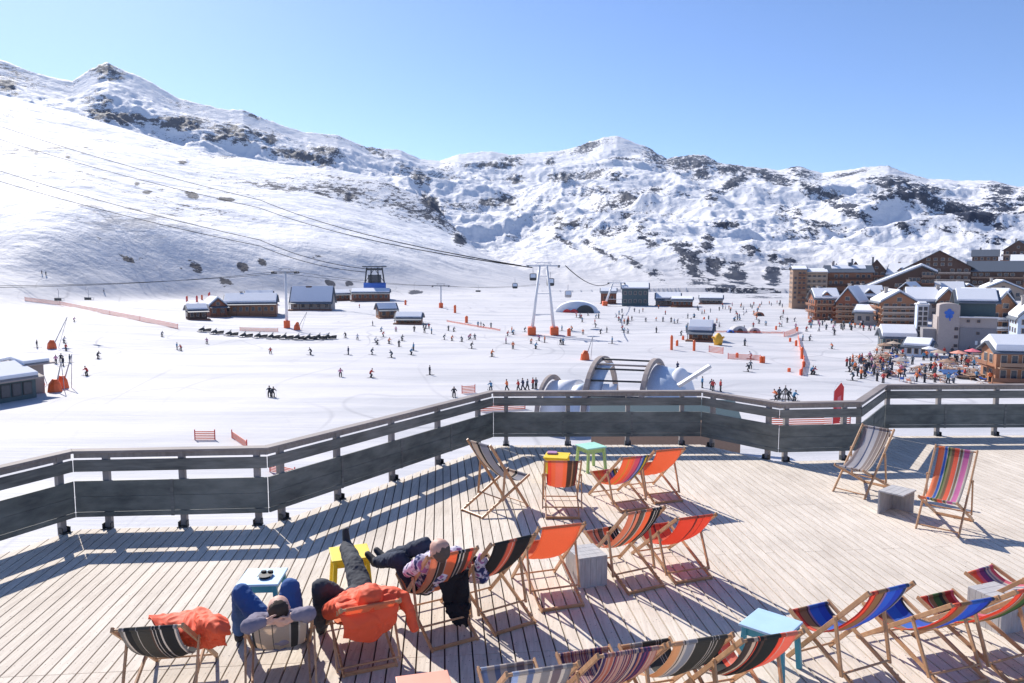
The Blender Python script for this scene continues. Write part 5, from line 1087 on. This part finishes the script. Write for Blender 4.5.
# ---------------------------------------------------------------- piste furniture
def pole(u, v, h, mat='orange', w=.28, label='', name='marker_pole', cat='marker pole', group='orange marker poles'):
    p = hit(u, v); mb = MB(); mb.tube([p + V(0, 0, -.1), p + V(0, 0, h * .9), p + V(0, 0, h)], [w, w, w * .4], 8); tag(mb.build(name, M[mat], None), label, cat, group)
for (u, v, hp) in [(671.5, 350, 15), (677, 346, 6), (694, 351, 11), (704, 322, 5), (709.5, 325, 5), (737, 358, 5), (761, 363, 7), (763.5, 363, 7), (789, 372, 4), (801.7, 359, 12), (803.6, 367, 6), (801, 375, 6), (796, 346, 6), (797, 331, 4), (790, 342, 4), (776, 330, 4), (683, 340, 4)]:
    p = hit(u, v); pole(u, v, hp * p.y / FPX, 'orange', .30, 'orange marker pole on the fenced part of the piste right of the timber arches')
for (u, v, hp) in [(405.5, 305, 5), (455, 313, 8), (466.5, 323, 7), (569, 336, 8), (297.5, 330, 8), (187, 301, 5), (197, 302, 6), (202, 300, 5), (209, 298, 5)]:
    p = hit(u, v); pole(u, v, hp * p.y / FPX, 'orange', .5, 'orange padded post around the lift pylons of the upper piste', 'padded_post', 'post', 'orange padded posts')
def net(pts, h, label, name='safety_net'):
    P = [hit(u, v) for u, v in pts]; o = P[0].copy(); rt = thing(name, label, 'safety net', o, 0, 'orange safety nets'); mb = MB()
    for a, b_ in zip(P[:-1], P[1:]):
        n = max(1, int((b_ - a).length / 3))
        for i in range(n):
            q0, q1 = a.lerp(b_, i / n) - o, a.lerp(b_, (i + 1) / n) - o
            for z in np.linspace(.12, h, 5): mb.bar(q0 + V(0, 0, z), q1 + V(0, 0, z - .05 * (i % 2)), .05, h * .11)
    mb.build('netting', M['net'], rt); mb = MB()
    for a in P: mb = MB(); mb.tube([a - o, a - o + V(0, 0, h + .25)], .06, 6); mb.build('post', M['red'], rt)
    
    return rt
net([(25, 301), (60, 305), (110, 315), (140, 321), (178, 329)], 1.3, 'long red safety net slanting across the upper left piste')
net([(240, 331), (278, 332)], .9, 'short orange net standing behind the row of snowmobiles')
net([(709, 352), (723, 354)], 1.2, 'short orange net beside the yellow inflatable'); net([(728, 359), (751, 360), (760, 361)], 1.0, 'low orange net leading to two orange poles')
net([(784, 337), (798, 332)], 1.2, 'red net at the top of the line of orange poles'); net([(798, 338), (800, 350), (804, 362), (801, 376)], .9, 'red net running down beside the line of orange poles'); net([(700, 332), (783, 334)], .5, 'thin red tape behind the grey tents')
net([(195, 440), (215, 440)], .9, 'small orange net panel on the snow left of the terrace corner'); net([(232, 438), (247, 449)], .7, 'slack orange net lying toward the terrace corner'); net([(270, 472), (295, 478)], .7, 'orange net seen through the railing near its left corner')
net([(462, 394), (475, 393)], 1.0, 'orange net just above the handrail left of the arches'); net([(447, 322), (500, 331)], .5, 'long low net between wooden bar and tall pylon'); net([(770, 426), (850, 424)], 1.1, 'pink-red banner net seen through the railing at right')
net([(480, 412), (525, 409)], 1.0, 'orange net seen under the handrail near the arches')
# flags
def flag(u, v, hp, label):
    p = hit(u, v); k = p.y / FPX; H = hp * k; rt = thing('feather_flag', label, 'flag', p, 0, 'red feather flags')
    mb = MB(); mb.tube([(0, 0, 0), (0, 0, H * .8), (H * .06, 0, H * .97), (H * .16, 0, H)], .035, 6); mb.build('flag_pole', M['whitepaint'], rt)
    mb = MB(); mb.prism([(.04, 0, H * .15), (H * .14, .04, H * .17), (H * .20, .06, H * .6), (H * .20, .03, H * .88), (H * .14, 0, H * .97), (.06, 0, H * .8)], (0, .02, 0)); f_ = mb.build('banner', M['red'], rt)
    mb = MB(); mb.prism([(H * .06, -.02, H * .3), (H * .12, -.0, H * .3), (H * .15, .0, H * .72), (H * .08, -.02, H * .68)], (0, -.01, 0)); mb.build('stripe', M['pink'], f_)
flag(832, 432, 52, 'tall red feather flag just beyond the railing at right'); flag(186, 303, 7, 'small red flag above the dark hut, leftmost'); flag(196, 303, 8, 'small red flag above the dark hut, next to the leftmost'); flag(209, 299, 7, 'small red flag above the dark hut, rightmost')
# orange pads on guyed masts at far left
def guy(u, v, du, dv, label):
    p = hit(u, v); k = p.y / FPX; rt = thing('snow_gun_mast', label, 'mast', p)
    mb = MB(); mb.tube([(0, 0, 0), (du * k, .5, -dv * k)], [.12, .07], 6); mb.tube([(1.2, .4, 0), (du * k, .5, -dv * k)], .05, 6); mb.build('mast', M['greywood'], rt)
    mb = MB(); mb.tube([(0, 0, 0), (0, 0, 1.2), (.1, 0, 1.9)], [1.0, .8, .35], 10); mb.build('safety_pad', M['orange'], rt)
guy(52, 349, 16, -32, 'leaning pole with orange pad in the upper left piste'); guy(55, 392, 6, -30, 'orange padded mast beside the left station'); guy(62, 388, 10, -34, 'second orange padded mast beside the left station'); guy(38, 386, 2, -18, 'orange padded post at the corner of the left station'); guy(297, 330, 10, -18, 'leaning pole with orange pad right of the chairlift mast'); guy(585, 360, 8, -24, 'orange padded pole with leaning rods above the timber arches')
# kiosk and inflatable and tents
simple('small timber kiosk with snow-covered barrel roof on the piste', 689, 711, 341, 331, 325, 'chaletwood', ridge='x', yaw=-6, dep=4, nx=2, ny=1, balc=None, snow=.9, chim=False, side=False)
p = hit(718, 345); rt = thing('inflatable', 'golden yellow inflatable figure-like bouncer beside the kiosk', 'inflatable', p); mb = MB(); mb.tube([(0, 0, 0), (0, 0, 1.1), (0, 0, 2.2), (0, 0, 2.8)], [.9, 1.1, .8, .25], 12); mb.build('body', M['golden'], rt, True)
for s_ in (-1, 1): mb = MB(); mb.tube([(s_ * .8, 0, 1.5), (s_ * 1.4, 0, 1.9)], [.35, .2], 8); mb.build('arm', M['golden'], rt, True)
def tent(u, v, w, label, mat='greywood'):
    p = hit(u, v); k = p.y / FPX; W = w * k; rt = thing('dome_tent', label, 'tent', p, 0, 'small tents'); mb = MB(); pts = []
    arc = [(W / 2 * math.cos(a), 0, W * .42 * math.sin(a)) for a in np.linspace(0, math.pi, 14)]; mb.prism(arc, (0, W * .8, 0)); mb.build('canopy', M[mat], rt, True, bevel=.1)
    mb = MB(); mb.prism([(W * .2 * math.cos(a), -.03, W * .28 * math.sin(a)) for a in np.linspace(0, math.pi, 10)], (0, .02, 0)); mb.build('door', M['darkmetal'], rt)
tent(740, 333, 16, 'grey dome tent on the fenced piste, left of a second'); tent(755, 333, 12, 'dark dome tent on the fenced piste, right of the first'); tent(731, 333, 7, 'tiny blue tent left of the grey dome tents', 'blue'); tent(760, 316, 9, 'small red and grey tent farther up the piste', 'chaletred')
p = hit(785, 404); rt = thing('climbing_frame', 'dark rope pyramid frame on the snow behind the railing', 'frame', p); k = p.y / FPX; mb = MB(); H = 17 * k
for a in range(6): mb.tube([(H * .8 * math.cos(a * 1.047), H * .5 * math.sin(a * 1.047), 0), (0, 0, H)], .05, 5)
for z in (.3, .6): mb.tube([(H * .8 * (1 - z) * math.cos(a * 1.047), H * .5 * (1 - z) * math.sin(a * 1.047), H * z) for a in range(7)], .04, 5)
mb.build('ropes', M['darkmetal'], rt); mb = MB(); mb.tube([(0, 0, 0), (0, 0, H + .3)], .08, 6); mb.build('mast', M['glulam'], rt)
# ---------------------------------------------------------------- snowmobiles
def snowmobile(p, yaw, label):
    rt = thing('snowmobile', label, 'snowmobile', p, yaw, 'snowmobiles parked in a row')
    mb = MB(); mb.prism([(-1.3, -.28, .1), (.3, -.28, .1), (.5, -.28, .35), (-1.35, -.28, .35)], (0, .56, 0)); mb.build('track', M['black'], rt)
    mb = MB(); mb.prism([(-1.4, -.3, .4), (.1, -.3, .4), (.05, -.3, .62), (-.5, -.3, .72), (-1.4, -.3, .78)], (0, .6, 0)); mb.build('seat', M['black'], rt, bevel=.05)
    mb = MB(); mb.prism([(0, -.42, .3), (1.35, -.42, .3), (1.45, -.42, .5), (.7, -.42, .92), (.1, -.42, .9)], (0, .84, 0)); mb.build('hood', M['darkmetal'], rt, bevel=.08)
    mb = MB(); mb.prism([(.3, -.32, .92), (.55, -.32, .9), (.12, -.32, 1.35), (.05, -.32, 1.33)], (0, .64, 0)); mb.build('windscreen', M['glass'], rt)
    mb = MB(); mb.tube([(.05, -.4, 1.08), (.12, 0, 1.05), (.05, .4, 1.08)], .03, 6); mb.build('handlebar', M['black'], rt)
    for s_ in (-1, 1): mb = MB(); mb.bar((.3, s_ * .5, .06), (1.5, s_ * .5, .06), .16, .05); mb.bar((1.5, s_ * .5, .06), (1.72, s_ * .5, .22), .16, .05); mb.bar((.8, s_ * .5, .08), (.8, s_ * .3, .4), .06, .06); mb.build('ski', M['darkmetal'], rt)
    rt.scale = (1.2, 1.2, 1.3)
    return rt
SM = [(205, 332), (217.5, 334.5), (232, 336), (246.5, 337.5), (261, 338.3), (274, 339), (287, 339.5), (300, 340), (311, 340), (321, 339.8), (330, 339.2)]
LM = ['leftmost snowmobile of the parked row', 'second snowmobile from the left in the parked row', 'third snowmobile from the left in the parked row', 'fourth snowmobile from the left in the parked row', 'fifth snowmobile from the left in the parked row', 'middle snowmobile of the eleven in the parked row', 'fifth snowmobile from the right in the parked row', 'fourth snowmobile from the right in the parked row', 'third snowmobile from the right in the parked row', 'second snowmobile from the right in the parked row', 'rightmost snowmobile of the parked row']
sm0 = snowmobile(hit(*SM[0]), R(200), LM[0]); setkids()
for (u, v), l_ in list(zip(SM, LM))[1:]: copy_tree(sm0, hit(u, v), R(random.uniform(188, 215)), l_)
# ---------------------------------------------------------------- people on the snow
def figure(jk, tr, pose, hair=(.05, .04, .04)):
    mb = MB(); skn = (.5, .3, .22)
    if pose == 0: hips, kn, ft, sh, hd_ = (0, 0, .92), [(.03, .12, .5), (.03, -.12, .5)], [(0, .13, .06), (0, -.13, .06)], (.02, 0, 1.42), (.04, 0, 1.66); hn = [(.15, .30, .95), (.15, -.30, .95)]
    elif pose == 1: hips, kn, ft, sh, hd_ = (-.12, 0, .78), [(.16, .16, .48), (.16, -.16, .48)], [(0, .16, .08), (0, -.16, .08)], (.18, 0, 1.22), (.30, 0, 1.45); hn = [(.48, .36, .95), (.48, -.36, .95)]
    else: hips, kn, ft, sh, hd_ = (0, 0, .90), [(.20, .1, .5), (-.06, -.1, .5)], [(.22, .1, .06), (-.32, -.1, .1)], (.05, 0, 1.40), (.08, 0, 1.64); hn = [(-.1, .28, 1.0), (.3, -.28, 1.0)]
    for i, s_ in ((0, 1), (1, -1)):
        h = (hips[0], s_ * .09, hips[2]); mb.tube([h, kn[i], ft[i]], [.13, .10, .09], 6, col=tr); f = ft[i]; mb.tube([(f[0] - .05, f[1], .06), (f[0] + .2, f[1], .05)], .07, 6, col=(.04, .04, .05))
        shp = (sh[0], s_ * .19, sh[2] - .04); el = ((shp[0] + hn[i][0]) / 2 - .08, s_ * .33, (shp[2] + hn[i][2]) / 2 - .05); mb.tube([(sh[0], 0, sh[2] - .02), shp, el, hn[i]], [.10, .095, .075, .05], 6, col=jk)
    mb.tube([(hips[0], 0, hips[2] - .08), (hips[0] * .6 + sh[0] * .4, 0, hips[2] + .2), (sh[0], 0, sh[2] - .05), (sh[0] * .8 + hd_[0] * .2, 0, sh[2] + .08)], [.17, .175, .19, .08], 8, col=jk)
    mb.tube([(hd_[0], 0, hd_[2] - .16), (hd_[0] + .01, 0, hd_[2] - .09), (hd_[0] + .01, 0, hd_[2])], [.05, .09, .10], 8, col=skn); mb.tube([(hd_[0] - .01, 0, hd_[2] - .01), (hd_[0] - .01, 0, hd_[2] + .07), (hd_[0] - .01, 0, hd_[2] + .12)], [.115, .10, .04], 8, col=hair)
    return mb.mesh('person', M['figure'], True)
JC = [((.03, .035, .05), 'black'), ((.025, .04, .10), 'navy'), ((.55, .06, .05), 'red'), ((.8, .2, .06), 'orange'), ((.10, .13, .16), 'dark grey'), ((.62, .62, .66), 'white'), ((.10, .28, .45), 'blue'), ((.55, .22, .35), 'pink')]
TC = [(.02, .02, .03), (.03, .04, .07), (.05, .05, .06), (.02, .02, .03), (.02, .03, .04), (.06, .07, .1), (.02, .02, .03), (.05, .05, .07)]
FIG = [[figure(JC[i][0], TC[i], p_) for p_ in range(3)] for i in range(8)]
mb = MB(); mb.bar((-.75, 0, .02), (.75, 0, .02), .09, .025); mb.bar((.75, 0, .02), (.90, 0, .10), .09, .02); skm = mb.mesh('ski', M['black'])
mb = MB(); mb.tube([(0, 0, 0), (.12, 0, 1.1)], .012, 4); pom = mb.mesh('ski_pole', M['darkmetal'])
PN = 0
def fig(u, v, zone, group, skis=True, pose=None, jk=None, yaw=None, p=None):
    global PN
    p = p or hit(u, v, 900); i = jk if jk is not None else random.choice([0, 0, 0, 1, 4, 4, 2, 2, 3, 3, 5, 6, 6, 7]); ps = pose if pose is not None else (random.choice([0, 1, 1]) if skis else random.choice([0, 0, 2]))
    o = obj('person', FIG[i][ps]); o.location = p; o.rotation_euler = (0, 0, yaw if yaw is not None else random.uniform(0, 6.28)); o.scale = [random.uniform(.94, 1.06)] * 3
    tag(o, ('skier' if skis else 'person') + ' in ' + JC[i][1] + ' jacket ' + zone, 'skier' if skis else 'person', group); PN += 1
    if skis:
        for s_ in (-1, 1): k_ = obj('ski', skm, o); k_.location = (.05, s_ * .15, 0); k_ = obj('ski_pole', pom, o); k_.location = (.35, s_ * .42, 0); k_.rotation_euler = (0, R(-25), 0)
    return o
Zl = [(37, 348), (74, 322), (64, 343), (66, 351), (56, 364), (61, 362), (63.5, 366), (70, 363), (98, 359), (87, 376), (162, 337), (177, 350), (181, 351)]
for u, v in Zl: fig(u, v, 'on the left part of the piste near the orange pads', 'skiers on the left piste')
for u, v in [(42, 275), (46, 276), (104, 293)]: fig(u, v, 'high on the track under the left slope', 'skiers on the track under the slope')
for u, v in [(207, 344), (270.5, 354), (311, 355)]: fig(u, v, 'just below the parked snowmobiles', 'skiers below the snowmobiles')
Zm = [(345.6, 338), (357.5, 340), (375, 343), (377, 345), (381, 332), (383, 337), (389, 344), (396, 332), (402, 341), (399, 347), (348.5, 355), (371.7, 355), (391.8, 358), (411, 355), (413.7, 351), (340.5, 377), (370.8, 378), (429.7, 375), (448.5, 331), (453.7, 332), (444, 340), (451.8, 341), (462, 342), (468.6, 340), (470, 339), (474.8, 340), (471.3, 349), (491.8, 357), (269.5, 397), (273, 397.5), (454, 397), (491, 391)]
for u, v in Zm: fig(u, v, 'on the open piste between snowmobiles and tall pylon', 'skiers on the middle piste')
for u, v in [(478, 327), (481, 327), (484, 328), (491, 328), (423.5, 328), (426, 328.5), (429, 329), (414.3, 332), (424.5, 333), (431.7, 334), (372.7, 326), (359.4, 308)]: fig(u, v, 'near the wooden bar', 'people near the wooden bar', random.random() < .5)
for u, v in [(507.4, 336), (511.8, 333), (513, 335), (524.6, 332), (505.9, 344), (513, 349), (531, 344), (535.5, 349), (539.3, 341), (544.8, 343), (560.6, 345), (563, 345), (562, 331), (572, 331), (600.3, 334), (606.9, 333), (612.2, 344)]: fig(u, v, 'around the feet of the tall white pylon', 'skiers around the tall pylon')
for u, v in [(507, 391), (518.4, 391), (523, 390), (527.2, 390), (533, 389), (536, 389), (677.6, 371), (702, 388), (711.4, 390), (713, 391), (720.3, 392)]: fig(u, v, 'standing just beyond the handrail near the timber arches', 'people by the timber arches', False)
for u, v in [(748.5, 372), (750.4, 369), (811.3, 375), (813.7, 375), (832.2, 349), (802.7, 341), (809.4, 341), (744.7, 346), (751, 359), (776, 400), (779, 399), (788, 400), (794, 402), (849, 372), (853, 381), (861, 379)]: fig(u, v, 'on the piste right of the timber arches', 'skiers on the right piste')
rp = random.Random(11)
n = 0
while n < 120:
    u = rp.uniform(572, 835); v = rp.uniform(303, 337) if u > 640 else rp.uniform(318, 334)
    v = 300 + (v - 300) * rp.uniform(.5, 1)
    if u > 800 and v < 318: continue
    if v < 301: continue
    fig(u, v + 1.5, 'far up the busy piste', 'tiny skiers far up the piste', v > 312); n += 1
# ---------------------------------------------------------------- crowded square right of the piste
def table(p, yaw, label):
    rt = thing('picnic_table', label, 'table', p, yaw, 'tables on the crowded square')
    mb = MB(); mb.box((0, 0, .74), (1.9, .8, .06)); mb.build('tabletop', M['tan'], rt)
    for s_ in (-1, 1): mb = MB(); mb.box((0, s_ * .75, .45), (1.9, .3, .05)); mb.build('bench', M['tan'], rt); mb = MB(); mb.bar((s_ * .7, -.75, 0), (s_ * .7, .2, .72), .08, .08); mb.bar((s_ * .7, .75, 0), (s_ * .7, -.2, .72), .08, .08); mb.build('leg', M['chaletwood'], rt)
    return rt
tb = table(hit(880, 360), .3, 'picnic table on the crowded square'); setkids(); placed = []
for (cx, cy, sx, sy, n) in [(868, 366, 20, 10, 12), (900, 360, 22, 12, 16), (940, 370, 26, 10, 16), (972, 365, 22, 9, 12), (985, 377, 12, 3, 4)]:
    for i in range(n):
        u, v = cx + rp.uniform(-sx, sx), cy + rp.uniform(-sy, sy); copy_tree(tb, hit(u, v), rp.uniform(0, 3.1), 'picnic table on the crowded square'); placed.append((u, v))
def parasol(u, v, mat, label):
    p = hit(u, v); rt = thing('parasol', label, 'parasol', p, 0, 'parasols on the square'); mb = MB(); mb.tube([(0, 0, 0), (0, 0, 2.6)], .04, 6); mb.build('pole', M['steel'], rt)
    mb = MB(); mb.tube([(0, 0, 2.05), (0, 0, 2.12), (0, 0, 2.65)], [1.5, 1.5, .03], 8); mb.build('canopy', M[mat], rt)
for (u, v, m_, l_) in [(938, 363, 'cream', 'white parasol on the square below the concrete building'), (958, 364, 'salmon', 'salmon parasol on the crowded square'), (929, 359, 'white', 'cream parasol near the pale timber shed'), (972, 362, 'pink', 'red parasol on the crowded square'), (946, 374, 'tan', 'brown parasol near the blue awning'), (900, 372, 'stone', 'grey parasol in the middle of the square'), (884, 355, 'tan', 'tan parasol at the piste side of the square'), (893, 353, 'cream', 'pale parasol beside the kiosk on the square')]: parasol(u, v, m_, l_)
b = simple('slate blue awning stand on the crowded square', 948, 961, 377, 374, 372.5, 'paleblue', 'denim', 'x', 12, 3., 0, 1, None, 0, None, 'market_stand', 'stand', False, False)
b = simple('sand-coloured stall near the pavilion on the crowded square', 962, 972, 379, 376.5, 375.5, 'cream', 'tan', 'x', -10, 3., 0, 1, None, 0, None, 'market_stand', 'stand', False, False)
n = 0
while n < 130:
    q = rp.random()
    if q < .25: u, v = rp.gauss(862, 9), rp.gauss(369, 5)
    elif q < .75: u, v = rp.uniform(868, 990), rp.uniform(352, 384)
    else: u, v = rp.uniform(805, 875), rp.uniform(322, 332)
    if v > 386: continue
    if q < .75: fig(u, v, 'on the crowded square', 'people on the crowded square', False)
    else: fig(u, v, 'at the foot of the red chalets', 'people at the foot of the red chalets', False)
    n += 1
def tinychair(p, yaw, mat):
    rt = thing('sun_lounger', 'small folding sun chair on the crowded square', 'sun chair', p, yaw, 'sun chairs on the square'); mb = MB(); mb.prism([(-.6, -.3, .75), (0, -.3, .32), (.6, -.3, .42), (.6, -.3, .46), (0, -.3, .36), (-.6, -.3, .8)], (0, .6, 0)); mb.build('canvas', M[mat], rt)
    mb = MB()
    for s_ in (-.31, .31): mb.bar((-.6, s_, .8), (.4, s_, 0), .04, .04); mb.bar((.6, s_, .44), (-.4, s_, 0), .04, .04)
    mb.build('frame', M['chairwood'], rt); return rt
tc_ = [tinychair(hit(900, 366), .5, 'salmon'), tinychair(hit(903, 367), .6, 'white'), tinychair(hit(906, 365), .4, 'blue')]; setkids()
for i in range(70):
    u, v = (rp.uniform(868, 905), rp.uniform(355, 378)) if i % 2 else (rp.uniform(895, 990), rp.uniform(360, 384)); copy_tree(tc_[i % 3], hit(u, v), rp.uniform(.2, 1.2), 'small folding sun chair on the crowded square')

# ---------------------------------------------------------------- mountain air
hz = MB(); hz.box((0, 0, 0), (13000, 13000, 2)); hz.v = [(x, y, (ZMAX + 6) if z > 0 else (ZMIN - 1)) for x, y, z in hz.v]; hm = bpy.data.materials.new('haze'); hm.use_nodes = True; t = hm.node_tree; t.nodes.clear()
ho = t.nodes.new('ShaderNodeOutputMaterial'); pv = t.nodes.new('ShaderNodeVolumePrincipled'); pv.inputs['Color'].default_value = (.62, .76, 1, 1); pv.inputs['Density'].default_value = 4.5e-5; pv.inputs['Anisotropy'].default_value = .2
t.links.new(pv.outputs[0], ho.inputs['Volume']); hb = hz.build('haze', hm); hb['kind'] = 'stuff'
